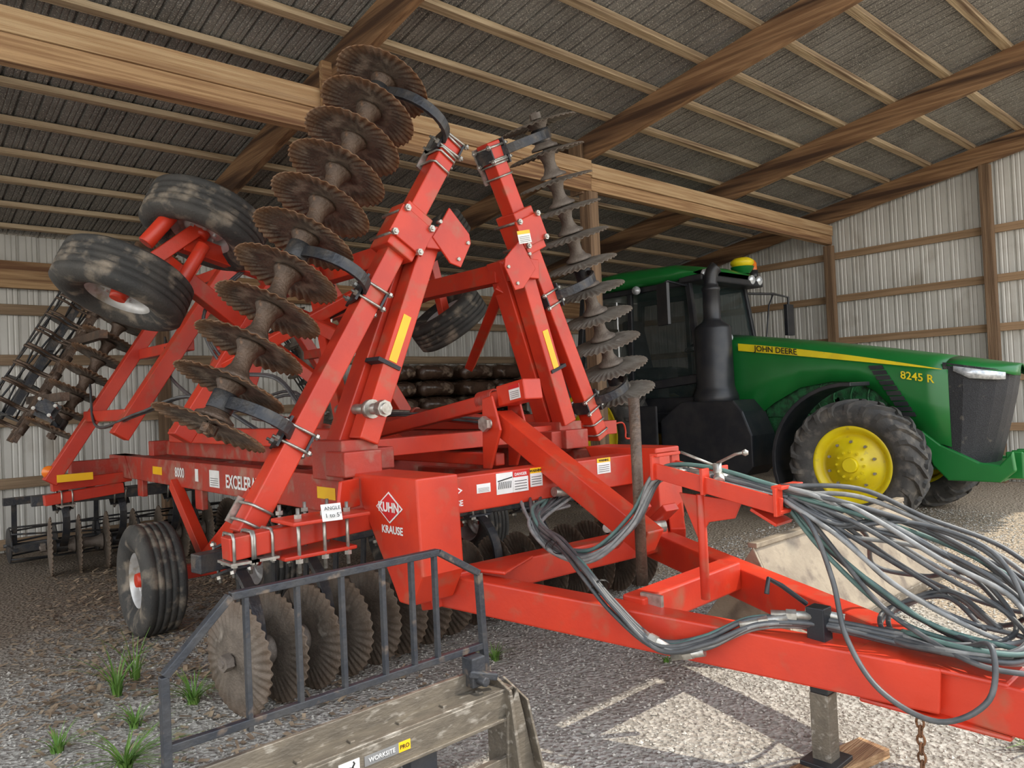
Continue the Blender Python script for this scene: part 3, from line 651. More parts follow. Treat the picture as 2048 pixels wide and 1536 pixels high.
for i in range(9):
    r_=random.uniform(.10,.36); cx_=3.2+r_*.5; zt=random.uniform(.70,1.04)
    P=[(3.05,1.66,1.12),(3.09,1.45,1.02+random.uniform(-.08,.06)),(cx_+r_*.3,1.25+random.uniform(-.06,.06),zt),(cx_+r_*.6,1.0+random.uniform(-.08,.05),zt-.12),(cx_+r_*.3,.82,.70),(3.15,.80,.60),(3.05,.98,.58),(3.12,1.25,.58)]
    if i%3==0: P+= [(3.3,1.35,.62),(3.4,1.15,.7),(3.3,.95,.62)]
    hose(jit(P,.03),LM[(i*3+1)%10],.010)
m=MB()
for (a,b_) in (((2.61,2.14,.54),(2.64,2.0,.49)),((2.66,2.0,.45),(2.70,1.86,.49)),((2.80,1.75,.60),(2.92,1.6,.63)),((3.0,1.56,.65),(3.06,1.42,.63)),((2.9,1.66,.64),(2.98,1.52,.64))):
    m.cyl(a,b_,.019,n=10); q=V(a).lerp(V(b_),.5); dd=(V(b_)-V(a)).normalized(); m.cyl(q-dd*.02,q+dd*.02,.025,n=6,smooth=False)
for k in range(4):
    x=2.99+.04*k
    for (ya,yb) in ((2.24,2.13),(1.80,1.69)):
        za=1.195+(ya-2.24)*.19+.02; zb=1.195+(yb-2.24)*.19+.02
        m.cyl((x,ya,za),(x,yb,zb),.017,n=8); m.cyl((x,(ya+yb)/2+.015,(za+zb)/2),(x,(ya+yb)/2-.015,(za+zb)/2),.022,n=6,smooth=False)
obj('hose_coupling',m,ZINC,H)
m=MB()
for c in ((2.79,2.83,.81),(2.62,2.36,.70),(2.75,2.74,.82)): m.lathe(c,(.3,.6,.4),[(-.005,.045),(.005,.045)],12)
obj('cable_tie',m,BLK,H)
for P in ([(2.35,4.6,1.45),(2.3,5.0,1.8),(2.1,5.35,1.9),(1.95,5.4,2.3),(2.3,5.3,2.7)],[(2.4,4.6,1.45),(2.5,5.2,1.7),(2.3,6.0,1.6),(2.2,6.9,1.9),(2.35,7.5,2.3)],[(2.6,4.4,1.42),(2.8,5.5,1.45),(3.0,6.5,1.4),(3.1,8.0,1.3)],[(3.8,4.4,1.42),(3.6,5.5,1.5),(3.7,6.5,1.45),(3.9,7.9,1.3)],[(2.3,5.2,1.4),(1.95,5.6,1.7),(1.8,6.4,1.6),(1.75,7.6,1.5),(1.8,8.0,1.9)],[(2.62,4.3,2.3),(2.5,4.9,2.2),(2.4,5.3,2.4),(2.55,5.9,2.5)]):
    hose(jit(P,.01),HOSE,.011); hose(jit(P,.03),HOSE,.011)
m=MB(); m.lathe((3.25,3.22,1.09),(0,-1,0),[(0,.03),(.02,.03),(.02,.001)],16); m.sweep([(3.35,3.2,1.0),(3.35,3.12,1.06),(3.5,3.1,1.04)],.01,6); m.cyl((3.2,3.22,1.02),(3.5,3.2,1.0),.03); obj('valve',m,ZINC,H,split=False)
m=MB()
for i in range(7):
    c=V((2.93,1.1,.34-.032*i)); P=[]
    for j in range(13):
        t=2*math.pi*j/12; s=math.cos(t)*.013; P.append(c+(V((s,0,0)) if i%2 else V((0,s,0)))+V((0,0,math.sin(t)*.021)))
    m.sweep(P,.0045,6)
obj('safety_chain',m,CHAINM,H,split=False)
def basket(p0,p1,r=.19,nb_=8,tines=True):
    p0=V(p0);p1=V(p1);ax=(p1-p0).normalized();L_=(p1-p0).length;mb=MB()
    a=ax.cross(V((0,1,0))).normalized();b_=ax.cross(a)
    for i in range(nb_):
        P=[]
        for j in range(13):
            t=2*math.pi*i/nb_+j/12*.9; P.append(p0+ax*L_*j/12+(a*math.cos(t)+b_*math.sin(t))*r)
        mb.sweep(P,.011,5)
    for j in range(5):
        c=p0+ax*L_*j/4; mb.lathe(c,ax,[(-.005,.03),(-.005,r),(.005,r),(.005,.03)],20,False)
    mb.cyl(p0-ax*.05,p1+ax*.05,.02)
    o=V((0,-.32,0)) ; mb.beam(p0+o,p1+o,.07,.07,(0,1,0))
    for q in (p0,p0.lerp(p1,.5),p1): mb.beam(q,q+o*1.3,.05,.02)
    return obj('rolling_basket',mb,DARKST,H,split=False)
basket((1.32,9.6,1.66),(2.1,9.6,3.0)); basket((5.05,9.5,1.66),(4.2,9.5,3.0)); basket((1.35,9.75,.24),(3.05,9.75,.24)); basket((3.3,9.75,.24),(5.0,9.75,.24))
m=MB()
for k_ in (0,1):
  for i in range(10):
    q=V((1.38,9.15-.22*k_,1.5)).lerp(V((2.3,9.15-.22*k_,3.05)),i/9); o=V((-.86,0,.5))
    m.sweep(catmull([q,q+o*.05+V((0,.06,0)),q+o*.14+V((0,.1,0)),q+o*.26+V((0,.02,0)),q+o*.38+V((0,.05,0))],3),.014,6)
    m.cyl(q-V((.03,0,.045)),q+V((.03,0,.045)),.042,n=10)
  m.beam((1.3,9.15-.22*k_,1.38),(2.36,9.15-.22*k_,3.15),.06,.06,(0,1,0))
m.beam((1.95,8.1,2.4),(1.9,9.5,2.4),.08,.08); m.beam((1.6,8.1,1.8),(1.55,9.5,1.8),.08,.08)
obj('tine_harrow',m,RUST,H,split=False)
m=MB(); m.beam((2.0,8.5,1.0),(2.0,9.7,.75),.08,.08); m.beam((4.4,8.5,1.0),(4.4,9.7,.75),.08,.08); m.beam((1.3,9.7,.72),(5.0,9.7,.72),.08,.08)
for x in (1.4,2.2,3.1,3.3,4.2,5.0): m.beam((x,9.7,.72),(x,9.75,.24),.05,.02)
obj('basket_frame',m,DARKST,H,split=False)
m=MB().lathe((1.45,8.1,1.1),(-.3,-1,0),[(0,.06),(.02,.055),(.025,.001)],16); obj('amber_lamp',m,ORANGE,H)
obj('reflector',MB().plate([(1.5,8.03,1.0),(1.8,8.03,1.0),(1.8,8.03,1.07),(1.5,8.03,1.07)],(0,1,0),.01),YELS,H)
# ------------------------------------------------------------ tractor
T=root('tractor',(9.3,5.2,0),'green farm tractor with yellow wheels and black cab pillars','tractor')
TC=9.3
def tw(y): return .50-.02*(5.3-y)
def ttop(y): return 2.26-(5.3-y)*.15-.012*(5.3-y)**2
st=[(5.75,1.15),(5.35,1.15),(5.1,1.2),(4.85,1.38),(4.5,1.56),(4.1,1.62),(3.8,1.60),(3.6,1.48),(3.42,1.28),(3.25,1.05),(3.08,.93),(2.85,.86)]
m=MB();vs=[];n_=11
for (y,lo) in st:
    h=tw(y);t=ttop(y)
    half=[(h,lo),(h*1.01,(lo+t)/2-.05),(h*1.0,t-.2),(h*.95,t-.09),(h*.75,t-.02),(0,t+.02)]
    for (a,z) in half: vs.append((TC-a,y,z))
    for (a,z) in half[-2::-1]: vs.append((TC+a,y,z))
fs=[(i*n_+j,i*n_+j+1,(i+1)*n_+j+1,(i+1)*n_+j) for i in range(len(st)-1) for j in range(n_-1)]
m.add(vs,fs,True)
y2=[(2.86,tw(2.85)*.99),(2.72,.425),(2.55,.375),(2.40,.30),(2.30,.20),(2.27,.1)];vs=[]
for (y,h) in y2:
    t=ttop(y)
    for (a,dz) in ((-1,-.085),(-.93,-.045),(-.75,-.015),(-.4,.01),(0,.02),(.4,.01),(.75,-.015),(.93,-.045),(1,-.085)): vs.append((TC+a*h,y,t+dz*(1 if y>2.3 else 1.2)))
m.add(vs,[(i*9+j,i*9+j+1,(i+1)*9+j+1,(i+1)*9+j) for i in range(5) for j in range(8)],True)
o_=obj('hood',m,GREEN,T,split=False); sd_=o_.modifiers.new('s','SOLIDIFY'); sd_.thickness=.012
m=MB();vs=[];rows=[0,.25,.5,.75,1];ring=[]
cs=[(2.90,tw(2.87)-.012),(2.7,.43),(2.55,.375),(2.42,.30),(2.34,.20),(2.31,.1)]
path=[(-h,y) for y,h in cs]+[(h,y) for y,h in cs[::-1]]
for r_ in rows:
    for (x,y) in path:
        t=ttop(y)-.06; zb=.64; z=zb+(t-zb)*r_; k=.93+.07*math.sin(r_*math.pi*.5)
        vs.append((TC+x*k,y+(.24*(1-r_)**1.2)*min(1,(2.9-y)/.5),z))
n_=len(path)
m.add(vs,[(i*n_+j,i*n_+j+1,(i+1)*n_+j+1,(i+1)*n_+j) for i in range(4) for j in range(n_-1)],False)
GRILLE=mat('grille_mesh',(.018,.019,.022),(.035,.036,.04),90,.42,.3,.5,130,c3=(.16,.14,.11),s3=12,r3=(.64,.82))
o_=obj('grille',m,GRILLE,T); q=o_.modifiers.new('s','SOLIDIFY'); q.thickness=.02
for s in (-1,1):
    vs=[]
    for i,(y,h) in enumerate(((2.80,.445),(2.66,.418),(2.52,.37),(2.42,.31),(2.37,.255))):
        t=ttop(y)-.085; hh=.12-.012*i
        vs+=[(TC+s*(h+.016),y-.01,t),(TC+s*(h+.014),y-.006,t-hh*(.45 if i==0 else 1))]
    o_=obj('headlight',MB().add(vs,[(2*i,2*i+1,2*i+3,2*i+2) for i in range(4)],True),LAMP,T); q=o_.modifiers.new('s','SOLIDIFY'); q.thickness=.015
def hx(y,o=.006): return TC-tw(y)*1.01-o
vs=[]
for i in range(13):
    y=5.3-i*2.4/12; z=ttop(y)-.135; wd=.045*(1-(i/12)**2)+.003
    vs+=[(hx(y,.014),y,z+wd),(hx(y,.014),y,z-wd)]
m=MB().add(vs,[(2*i,2*i+1,2*i+3,2*i+2) for i in range(12)]); o_=obj('stripe',m,YEL,T)
text('JOHN DEERE',.10,(hx(4.78,.03),4.78,ttop(4.78)-.135),(.02,-1,-.16),(0,0,1),BLK,T,sx=1.0,bold=.0015)
text('8245 R',.12,(hx(3.15,.02),3.15,ttop(3.15)-.26),(.02,-1,-.2),(0,0,1),YEL,T,bold=.002)
m=MB()
for i in range(10):
    z=1.78-.06*i; y=3.66-.035*i
    m.plate([(hx(y,.012),y,z),(hx(y,.012),y-.15,z-.0),(hx(y,.012),y-.17,z-.048),(hx(y,.012),y-.02,z-.048)],(1,0,0),.01)
obj('vent',m,BLACKP,T)
m=MB(); m.box((TC-.4,3.3,.7),(TC+.4,5.6,1.6)); m.box((TC-.42,3.5,1.2),(TC-.3,5.0,1.62))
for i in range(14):
    y=random.uniform(3.6,4.6);z=random.uniform(1.2,1.55); m.cyl((TC-.45,y,z),(TC-.3,y,z),random.uniform(.02,.06),n=10)
for i in range(4):
    y=3.6+i*.2; m.sweep(catmull([(TC-.43,y,1.2),(TC-.45,y+.1,1.4),(TC-.43,y+.05,1.6)],4),.012,6)
m.box((TC-.95,3.6,.6),(TC+.95,3.76,.8)); m.box((TC-.35,2.75,.6),(TC+.35,3.6,.95))
obj('engine',m,GREEND,T,.01,split=False)
m=MB(); m.box((TC-.36,2.4,.50),(TC+.36,2.9,.68))
sidep=[(3.14,1.04),(2.95,.88),(2.6,.70),(2.42,.68),(2.30,.82),(2.28,.62),(2.42,.50),(2.9,.50),(3.04,.66)]
for s in (-1,1): m.plate([(TC+s*(.40+.05*min(1,(y-2.3))),y,z) for y,z in sidep],(1,0,0),.07)
for dx_ in (-.2,0,.2): m.box((TC+dx_-.02,2.26,.52),(TC+dx_+.02,2.42,.80))
obj('weight_bracket',m,GREEN,T,.015,split=False)
def tractor_tire(name,R,Wd,r0,nl):
    h=Wd/2;mb=MB()
    P=[(-h*.7,r0),(-h*.95,r0+(R-r0)*.3),(-h*.98,r0+(R-r0)*.6),(-h*.88,R-.07),(-h*.5,R-.045),(0,R-.04),(h*.5,R-.045),(h*.88,R-.07),(h*.98,r0+(R-r0)*.6),(h*.95,r0+(R-r0)*.3),(h*.7,r0)]
    mb.lathe((0,0,0),(0,0,1),P,72,closed=True)
    for sgn in (1,-1):
        for i in range(nl):
            t0=2*math.pi*(i+(.5 if sgn<0 else 0))/nl
            pts=[(sgn*-.02,R-.005,0),(sgn*h*.4,R-.008,.09),(sgn*h*.8,R-.02,.2),(sgn*h*1.0,R-.06,.28),(sgn*h*1.02,R-.14,.31)]
            ring=[]
            for (z,r,dt) in pts:
                t=t0+dt*1.0/R*.75; wv=.026/R
                for (rr,tt) in ((r,t-wv),(r,t+wv),(r-.055,t+wv*1.4),(r-.055,t-wv*1.4)):
                    ring.append((rr*math.cos(tt),rr*math.sin(tt),z if rr==r else z*.93))
            fs=[(a*4+j,a*4+(j+1)%4,(a+1)*4+(j+1)%4,(a+1)*4+j) for a in range(4) for j in range(4)]+[(0,1,2,3),(16,17,18,19)]
            mb.add(ring,fs)
    return mb.mesh(name,[RUBBER2])
def tractor_rim(name,r0,Wd,m_):
    h=Wd/2*.7;mb=MB()
    mb.lathe((0,0,0),(0,0,1),[(-h,r0+.02),(-h+.02,r0-.01),(-h+.08,r0-.05),(h-.08,r0-.05),(h-.02,r0-.01),(h,r0+.02),(h+.012,r0+.015),(h+.005,r0-.02),(h-.05,r0-.06),(h-.09,r0*.78),(h-.02,r0*.7),(h-.0,r0*.45),(h+.03,r0*.42),(h+.03,.001)],64)
    for i in range(10):
        t=i*math.pi/5; c=(r0*.62*math.cos(t),r0*.62*math.sin(t)); mb.cyl((c[0],c[1],h-.03),(c[0],c[1],h+.02),.016,n=6,smooth=False,mi=1)
    for i in range(12):
        t=i*math.pi/6; c=(r0*.36*math.cos(t),r0*.36*math.sin(t)); mb.cyl((c[0],c[1],h+.02),(c[0],c[1],h+.045),.014,n=6,smooth=False)
    mb.cyl((0,0,h+.02),(0,0,h+.07),r0*.22,r0*.18,24)
    return mb.mesh(name,[m_,ZINC])
FTM=tractor_tire('front_tire',.72,.48,.41,22); FRM=tractor_rim('front_rim',.41,.48,YEL)
RTM=tractor_tire('rear_tire',1.0,.52,.6,24); RRM=tractor_rim('rear_rim',.6,.52,YEL)
def twheel(c,ax,tm,rm,name):
    n_=node(name,c,T); inst('tire',tm,axM(c,ax,.3),n_); inst('rim',rm,axM(c,ax),n_)
FWY=3.64
twheel((8.36,FWY,.70),(-1,-.03,0),FTM,FRM,'front_wheel'); twheel((10.24,FWY,.70),(1,0,0),FTM,FRM,'front_wheel')
twheel((8.35,7.5,1.0),(-1,0,0),RTM,RRM,'rear_wheel'); twheel((10.25,7.5,1.0),(1,0,0),RTM,RRM,'rear_wheel')
for cxx in (8.38,10.22):
    P=[]
    for i in range(16):
        t=math.radians(86+ i*118/15); P.append((cxx,FWY-.88*math.cos(t),.72+.86*math.sin(t)))
    obj('front_fender',MB().sweep(P,0,rect=(.5,.045),wv=(1,0,0)),BLACKP,T,.008)
CY=.7
m=MB(); xl,xr=8.55,10.05
for x in (xl,xr):
    xi=x+(.05 if x==xl else -.05)
    m.beam((x,5.02+CY,1.75),(xi,5.2+CY,3.08),.07,.08,(0,1,0)); m.beam((x,6.2+CY,1.2),(xi,6.2+CY,3.08),.06,.08,(0,1,0)); m.beam((x,7.25+CY,1.6),(xi,7.1+CY,3.08),.08,.1,(0,1,0))
    m.beam((x,5.0+CY,1.75),(x,7.3+CY,1.55),.06,.12)
    m.beam((xi,5.2+CY,3.05),(xi,7.15+CY,3.05),.08,.08)
m.beam((xl,5.0+CY,1.8),(xr,5.0+CY,1.8),.06,.1); m.beam((xl,7.25+CY,1.7),(xr,7.25+CY,1.7),.06,.2)
m.box((8.6,5.05+CY,1.0),(10.0,7.3+CY,1.5))
obj('cab_frame',m,BLACKP,T,.01,split=False)
def gl(pts,n): obj('cab_window',MB().plate([(x,y+CY,z) for x,y,z in pts],n,.008),GLASS,T)
gl([(8.56,5.05,1.8),(8.6,5.2,3.05),(8.6,6.2,3.05),(8.56,6.2,1.5),(8.56,5.2,1.5)],(1,0,0))
gl([(8.56,6.22,1.6),(8.6,6.22,3.05),(8.6,7.1,3.05),(8.56,7.22,1.65)],(1,0,0))
gl([(10.04,5.05,1.8),(10.0,5.2,3.05),(10.0,7.1,3.05),(10.04,7.2,1.6)],(1,0,0))
gl([(8.58,5.02,1.85),(10.02,5.02,1.85),(9.98,5.2,3.05),(8.62,5.2,3.05)],(0,1,-.2))
gl([(8.58,7.26,1.8),(10.02,7.26,1.8),(9.98,7.12,3.05),(8.62,7.12,3.05)],(0,1,.1))
m=MB();vs=[]
sec=[(4.95,.72,3.14,3.18),(5.05,.80,3.11,3.25),(5.4,.84,3.09,3.33),(6.3,.86,3.09,3.37),(7.1,.84,3.09,3.34),(7.42,.78,3.11,3.26),(7.5,.7,3.14,3.2)]
for (y,h,z0,z1) in sec:
    for (a,z) in ((-.92,z0),(-1,z0+.05),(-.97,z1-.07),(-.8,z1-.01),(0,z1+.02),(.8,z1-.01),(.97,z1-.07),(1,z0+.05),(.92,z0)): vs.append((TC+a*h,y+CY,z))
fs=[(i*9+j,i*9+(j+1)%9,(i+1)*9+(j+1)%9,(i+1)*9+j) for i in range(6) for j in range(9)]+[tuple(range(9)),tuple(54+j for j in range(9))]
m.add(vs,fs,True); obj('cab_roof',m,GREEN,T)
obj('roof_visor',MB().box((TC-.78,4.92+CY,3.04),(TC+.78,5.3+CY,3.13)),BLACKP,T,.02)
for x in (8.62,8.82,9.78,9.98): obj('work_light',MB().lathe((x,4.95+CY,3.13),(-.2,-1,-.1),[(0,.065),(.03,.07),(.045,.05),(.05,.001)],16),LAMP,T)
obj('work_light',MB().lathe((8.5,6.0+CY,3.04),(-1,-.3,0),[(0,.06),(.03,.06),(.05,.001)],14),LAMP,T); obj('work_light',MB().lathe((8.75,5.42,2.26),(-.8,-.6,0),[(0,.06),(.04,.06),(.06,.001)],14),LAMP,T)
gx,gy=9.93,5.86
m=MB().lathe((gx,gy,3.36),(0,0,1),[(0,.13),(.05,.17),(.09,.165),(.13,.11),(.15,.001)],24); m.lathe((gx,gy,3.26),(0,0,1),[(0,.1),(.06,.15),(.10,.17)],24,mi=1)
obj('satellite_receiver',m,[YEL,GREEN],T)
bx,by=10.3,5.9
m=MB().lathe((bx,by,3.28),(0,0,1),[(.06,.06),(.18,.055),(.22,.03),(.23,.001)],18); m.cyl((bx,by,3.18),(bx,by,3.35),.07,n=18,mi=1); m.beam((bx,by,3.2),(bx-.3,by,3.2),.03,.03,mi=1); obj('beacon',m,[ORANGE,BLACKP],T,split=False)
m=MB()
m.lathe((8.6,5.55,1.38),(0,0,1),[(0,.001),(0,.30),(.12,.29),(.2,.26),(.25,.245),(1.0,.235),(1.04,.22),(1.1,.13),(1.14,.115),(1.5,.11),(1.51,.12),(1.55,.12),(1.56,.10),(1.60,.095)],32)
m.sweep(catmull([(8.6,5.55,2.92),(8.6,5.55,3.02),(8.61,5.54,3.10),(8.63,5.52,3.16),(8.66,5.49,3.2)],4),.088,16)
obj('exhaust_stack',m,BLACKP,T,split=False)
m=MB()
tank=[(6.25,.5),(5.0,.5),(4.88,.62),(4.88,1.0),(5.0,1.3),(5.12,1.44),(5.9,1.44),(6.25,1.2)]
m.plate([(8.58,y,z) for y,z in tank],(1,0,0),.56); m.box((8.15,6.25,.45),(8.6,6.6,.5)); m.box((8.15,6.25,.8),(8.6,6.6,.85)); m.box((8.2,6.23,.4),(8.24,6.64,1.4)); m.box((8.5,6.2,1.15),(9,7.0,1.3))
obj('side_tank',m,BLACKP,T,.07,split=False)
m=MB(); m.sweep([(8.6,5.9,3.0),(8.2,5.95,3.05),(8.1,5.95,3.0),(8.1,5.95,2.5)],.015,8); m.beam((8.03,5.9,2.45),(8.03,5.9,3.0),.05,.22,(.3,1,0)); obj('mirror',m,BLACKP,T,.01,split=False)
m=MB(); m.sweep([(9.98,5.9,2.98),(10.5,5.7,2.98),(10.75,5.6,2.93),(10.75,5.6,2.4)],.018,8); m.beam((10.75,5.6,2.35),(10.75,5.6,2.82),.2,.06,(0,1,0))
m.sweep([(9.98,5.85,2.3),(10.3,5.75,2.2),(10.35,5.7,2.8),(10.5,5.7,2.98)],.012,8)
obj('mirror',m,BLACKP,T,.01,split=False)
m=MB(); m.box((9.05,6.1+CY,1.75),(9.55,6.6+CY,1.95)); m.plate([(9.05,6.6+CY,1.9),(9.55,6.6+CY,1.9),(9.5,6.75+CY,2.7),(9.1,6.75+CY,2.7)],(0,1,-.2),.12); m.box((9.15,6.2+CY,1.5),(9.45,6.5+CY,1.75))
obj('seat',m,SEATM,T,.03,split=False)
m=MB().cyl((9.3,5.3+CY,1.6),(9.3,5.55+CY,2.2),.04); m.lathe((9.3,5.57+CY,2.22),(0,.4,1),[(-.01,.19),(.0,.2),(.01,.19),(0,.18)],24,closed=True); m.beam((9.12,5.57+CY,2.22),(9.48,5.57+CY,2.22),.03,.015)
obj('steering_wheel',m,BLACKP,T,split=False)
# ------------------------------------------------------------ pallet fork frame with load guard
K=root('pallet_fork',(1.5,2.4,0),'black pallet fork frame with barred load guard and worn carriage','attachment')
m=MB(); y=2.44; s=.026; Y=(0,1,0)
P=[(.72,.02),(.72,.80),(.93,1.0),(1.76,1.0),(1.96,.88),(1.98,.40)]
for a,b_ in zip(P,P[1:]): m.beam((a[0],y,a[1]),(b_[0],y,b_[1]),s,s*1.2,Y)
m.beam((.72,y,.58),(1.97,y,.58),s,s,Y)
for i,x in enumerate((.98,1.16,1.33,1.5,1.63,1.74)): m.beam((x,y,.58 if i else .55),(x,y,1.0),.017,.025,Y)
obj('load_guard',m,RACKM,K,.003,split=False)
m=MB()
m.beam((.62,2.335,.355),(2.02,2.335,.355),.014,.11); m.beam((.62,2.39,.415),(2.03,2.39,.415),.12,.014); m.beam((.62,2.44,.45),(2.0,2.44,.45),.02,.08)
m.beam((.62,2.325,.31),(2.02,2.325,.31),.03,.014)
m.beam((.62,2.33,.09),(2.06,2.33,.09),.03,.14)
m.plate([(1.99,2.45,.48),(1.99,2.30,.42),(1.99,2.24,.0),(1.99,2.45,.0)],(1,0,0),.016)
m.plate([(2.03,2.31,.42),(2.06,2.31,.30),(2.12,2.31,.02),(1.96,2.31,.02),(1.97,2.31,.32)],(0,1,0),.012)
m.plate([(2.08,2.45,.42),(2.08,2.30,.36),(2.12,2.24,.0),(2.12,2.45,.0)],(1,0,0),.012)
m.plate([(.66,2.45,.48),(.66,2.30,.42),(.66,2.24,.0),(.66,2.45,.0)],(1,0,0),.02)
for x in (1.1,1.3,1.5,1.7,1.88): m.beam((x,2.38,.424),(x+.02,2.38,.424),.03,.012)
obj('carriage',m,WORN,K,.003,split=False)
m=MB(); m.beam((1.9,2.42,.44),(1.9,2.42,.56),.07,.07,Y); m.beam((1.86,2.40,.5),(1.97,2.36,.47),.03,.03); m.cyl((1.9,2.34,.47),(1.9,2.4,.47),.02,n=8)
obj('latch',m,RACKM,K,.006,split=False)
for x in (1.0,1.6):
    m=MB(); m.box((x-.06,2.36,.02),(x+.06,2.42,.42)); m.plate([(x-.06,2.4,.06),(x+.06,2.4,.06),(x+.045,3.4,.03),(x-.045,3.4,.03)],(0,0,1),.035)
    obj('fork_tine',m,RACKM,K,.004,split=False)
yk=2.327
obj('decal',MB().plate([(1.33,yk,.345),(1.47,yk,.345),(1.47,yk,.380),(1.33,yk,.380)],(0,1,0),.002),mat('decal_grey',(.2,.2,.2),None,8),K)
obj('decal',MB().plate([(1.47,yk,.345),(1.52,yk,.345),(1.52,yk,.380),(1.47,yk,.380)],(0,1,0),.002),YELS,K)
text('WORKSITE',.022,(1.40,yk-.002,.362),(1,0,0),(0,0,1),WHITE,K); text('PRO',.021,(1.495,yk-.002,.362),(1,0,0),(0,0,1),BLK,K)
obj('decal',MB().plate([(1.23,yk,.335),(1.31,yk,.335),(1.31,yk,.385),(1.23,yk,.385)],(0,1,0),.003),WHITE,K)
m=MB(); m.sweep(catmull([(1.24,yk-.003,.35),(1.26,yk-.003,.363),(1.28,yk-.003,.36),(1.295,yk-.003,.35)],3),.003,5); m.sweep([(1.28,yk-.003,.36),(1.29,yk-.003,.373),(1.285,yk-.003,.38)],.003,5); obj('logo',m,BLK,K,split=False)
# ------------------------------------------------------------ bucket
B=root('loader_bucket',(5.0,2.4,0),'worn beige steel loader bucket lying on the dirt','attachment')
prof=[(2.85,.01),(2.3,.01),(2.12,.06),(2.10,.12),(2.36,.66)]
m=MB();vs=[]
for (yy,z) in prof: vs+=[(3.98,yy,z),(6.15,yy,z)]
m.add(vs,[(2*i,2*i+1,2*i+3,2*i+2) for i in range(len(prof)-1)]); 
o_=obj('shell',m,BEIGE,B); q=o_.modifiers.new('s','SOLIDIFY'); q.thickness=.02
for x in (3.97,6.16): obj('end_plate',MB().plate([(x,yy,z) for yy,z in prof],(1,0,0),.02),BEIGE,B,.004)
obj('top_rail',MB().beam((3.97,2.37,.67),(6.16,2.37,.67),.06,.03),BEIGE,B,.004)
obj('wear_strip',MB().beam((3.98,2.09,.12),(6.15,2.09,.12),.012,.06),WORN,B,.003)
# ------------------------------------------------------------ sacks on pallets
def sackmesh():
    mb=MB();n1,n2=32,12;vs=[]
    e=lambda c,p_:math.copysign(abs(c)**p_,c)
    for j in range(n2+1):
        ph=-math.pi/2+math.pi*j/n2
        for i in range(n1):
            t=2*math.pi*i/n1
            r=e(math.cos(ph),.38); vs.append((.358*r*e(math.cos(t),.35),.5*r*e(math.sin(t),.3)*(1-.03*math.sin(5*t+j)),.125+.125*e(math.sin(ph),.8)+(.009*math.sin(5*t+ph*3) if 0<j<n2 else 0)))
    fs=[(j*n1+i,j*n1+(i+1)%n1,(j+1)*n1+(i+1)%n1,(j+1)*n1+i) for j in range(n2) for i in range(n1)]
    mb.add(vs,fs,True); return mb.mesh('sack',[SACK])
SK=sackmesh()
for sx_ in (6.6,8.15):
    m=MB()
    for i in range(6): m.box((sx_-.72+i*.25,9.35,.1),(sx_-.72+i*.25+.19,10.4,.12))
    for i in range(3): m.box((sx_-.72,9.35+i*.48,0),(sx_+.72,9.35+i*.48+.09,.1))
    obj('wooden_pallet',m,WG,None,0,'wooden pallet under a stack of filled sacks','pallet','pallets of sacks')
    for k in range(8):
        for c in (-.362,.362):
            inst('sack',SK,Matrix.Translation((sx_+c,9.87+random.uniform(-.06,.06),.122+k*.258))@Matrix.Rotation(math.pi*random.randint(0,1),4,'Z'),None,'plump sack in glossy brown wrap stacked on a pallet','sack','stacked brown sacks')
obj('wooden_board',MB().beam((2.7,1.55,.02),(3.3,1.43,.02),.14,.04),WX,None,.003,'short weathered board lying on gravel under the jack','board')
# ------------------------------------------------------------ stones, litter, weeds
V_=[];F_=[]
base=[(1,0,0),(0,1,0),(-1,0,0),(0,-1,0),(0,0,1),(0,0,-1)]; bf=[(0,1,4),(1,2,4),(2,3,4),(3,0,4),(1,0,5),(2,1,5),(3,2,5),(0,3,5)]
for i in range(30000):
    if i<20000: x=random.uniform(.2,5.2);y=random.uniform(1.0,5.8)
    else: x=random.uniform(4.5,10);y=random.uniform(.8,4.5)
    s=random.uniform(.004,.011)*(1.6 if random.random()<.05 else 1)*(1 if i<20000 else 1.3)
    a=random.random()*6.28;o=len(V_);ca,sa=math.cos(a),math.sin(a)
    for q in base:
        k=random.uniform(.7,1.3); px=q[0]*k;py=q[1]*k*.8;pz=q[2]*k*.6
        V_.append((x+s*(px*ca-py*sa),y+s*(px*sa+py*ca),s*.25+s*pz))
    F_+=[[j+o for j in f_] for f_ in bf]
me=bpy.data.meshes.new('gravel_stones'); me.from_pydata(V_,[],F_); me.materials.append(STONE)
o_=bpy.data.objects.new('gravel_stones',me); C.objects.link(o_); deco(o_,'loose grey gravel stones scattered over the ground','gravel',None,'stuff')
V_=[];F_=[]
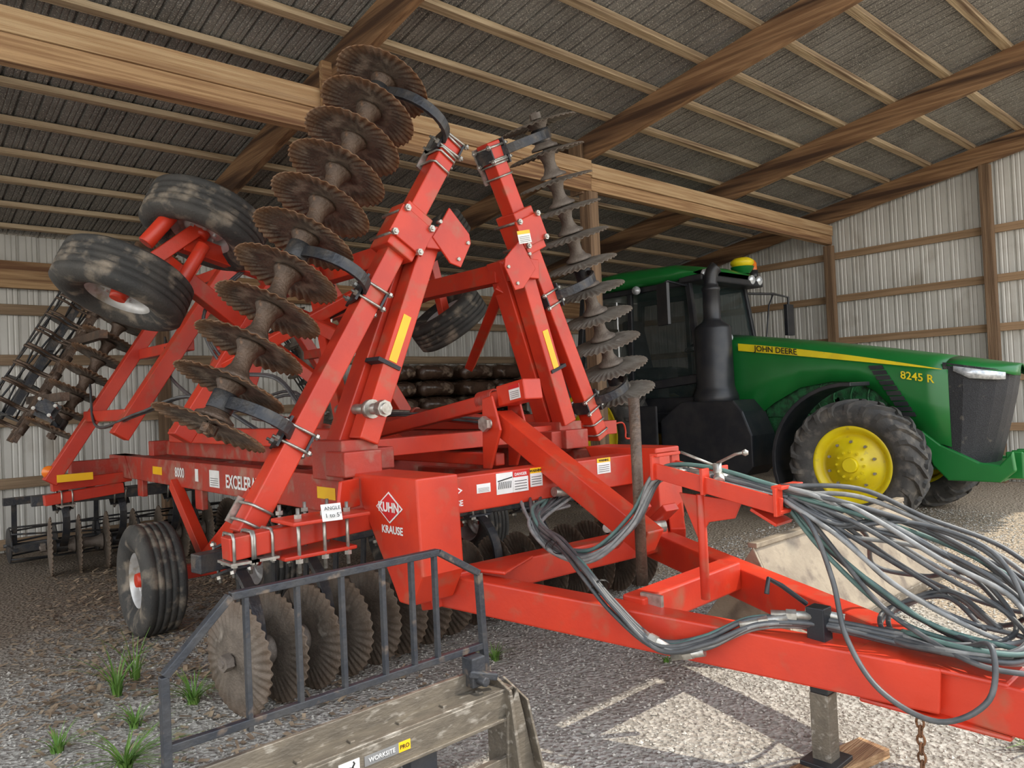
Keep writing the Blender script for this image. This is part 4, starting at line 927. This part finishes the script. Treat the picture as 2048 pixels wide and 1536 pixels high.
for i in range(5000):
    y=random.uniform(4.6,8.8) if i<4300 else random.uniform(2.8,5.0); x=.30*y+random.uniform(-1.2,.9)+random.uniform(0,.8)
    l=random.uniform(.02,.07);w_=random.uniform(.004,.014);a=random.random()*6.28;ca,sa=math.cos(a),math.sin(a);z=random.uniform(.004,.03) if i<4300 else .012;o=len(V_);dz=random.uniform(-.012,.02)
    V_+=[(x-l*ca/2+w_*sa,y-l*sa/2-w_*ca,z),(x-l*ca/2-w_*sa,y-l*sa/2+w_*ca,z+.003),(x+l*ca/2-w_*sa,y+l*sa/2+w_*ca,z+max(dz,-.003)),(x+l*ca/2+w_*sa,y+l*sa/2-w_*ca,z+max(dz,-.003))]
    F_.append((o,o+1,o+2,o+3))
me=bpy.data.meshes.new('dry_litter'); me.from_pydata(V_,[],F_); me.materials.append(LITTER)
o_=bpy.data.objects.new('dry_litter',me); C.objects.link(o_); deco(o_,'dry brown crop litter strewn over dark soil','plant litter',None,'stuff')
def tuft(x,y,n,h,sp,label='green grass tuft growing in the gravel'):
    mb=MB()
    for i in range(n):
        a=random.random()*6.28; l=h*random.uniform(.5,1); lean=random.uniform(.2,1.1)*sp; w_=random.uniform(.004,.009)
        dx_,dy_=math.cos(a),math.sin(a); bx=x+dx_*.03*random.random();by=y+dy_*.03*random.random();vs=[]
        for j in range(5):
            t=j/4; ww=w_*(1-t*.9); r=lean*l*t*t; z=l*t*(1-.35*t*min(lean,1.4))
            vs+=[(bx+dx_*r-dy_*ww,by+dy_*r+dx_*ww,z),(bx+dx_*r+dy_*ww,by+dy_*r-dx_*ww,z)]
        mb.add(vs,[(2*j,2*j+1,2*j+3,2*j+2) for j in range(4)],True)
    obj('grass_tuft',mb,GRASS,None,0,label,'weed','weeds in the gravel')
tuft(1.15,4.75,30,.36,1.0); tuft(.93,3.75,70,.24,1.8); tuft(1.42,4.3,60,.22,1.5); tuft(1.3,4.95,16,.35,.8); tuft(2.95,3.55,26,.12,1.4); tuft(3.75,.95,60,.16,1.5); tuft(3.9,1.3,40,.13,1.5); tuft(1.1,4.22,34,.17,1.3); tuft(3.6,2.75,12,.1,1.5); tuft(.75,4.2,30,.16,1.3)
vs_=bpy.context.scene.view_settings
vs_.view_transform='Standard'; vs_.look='None'; vs_.exposure=0.12
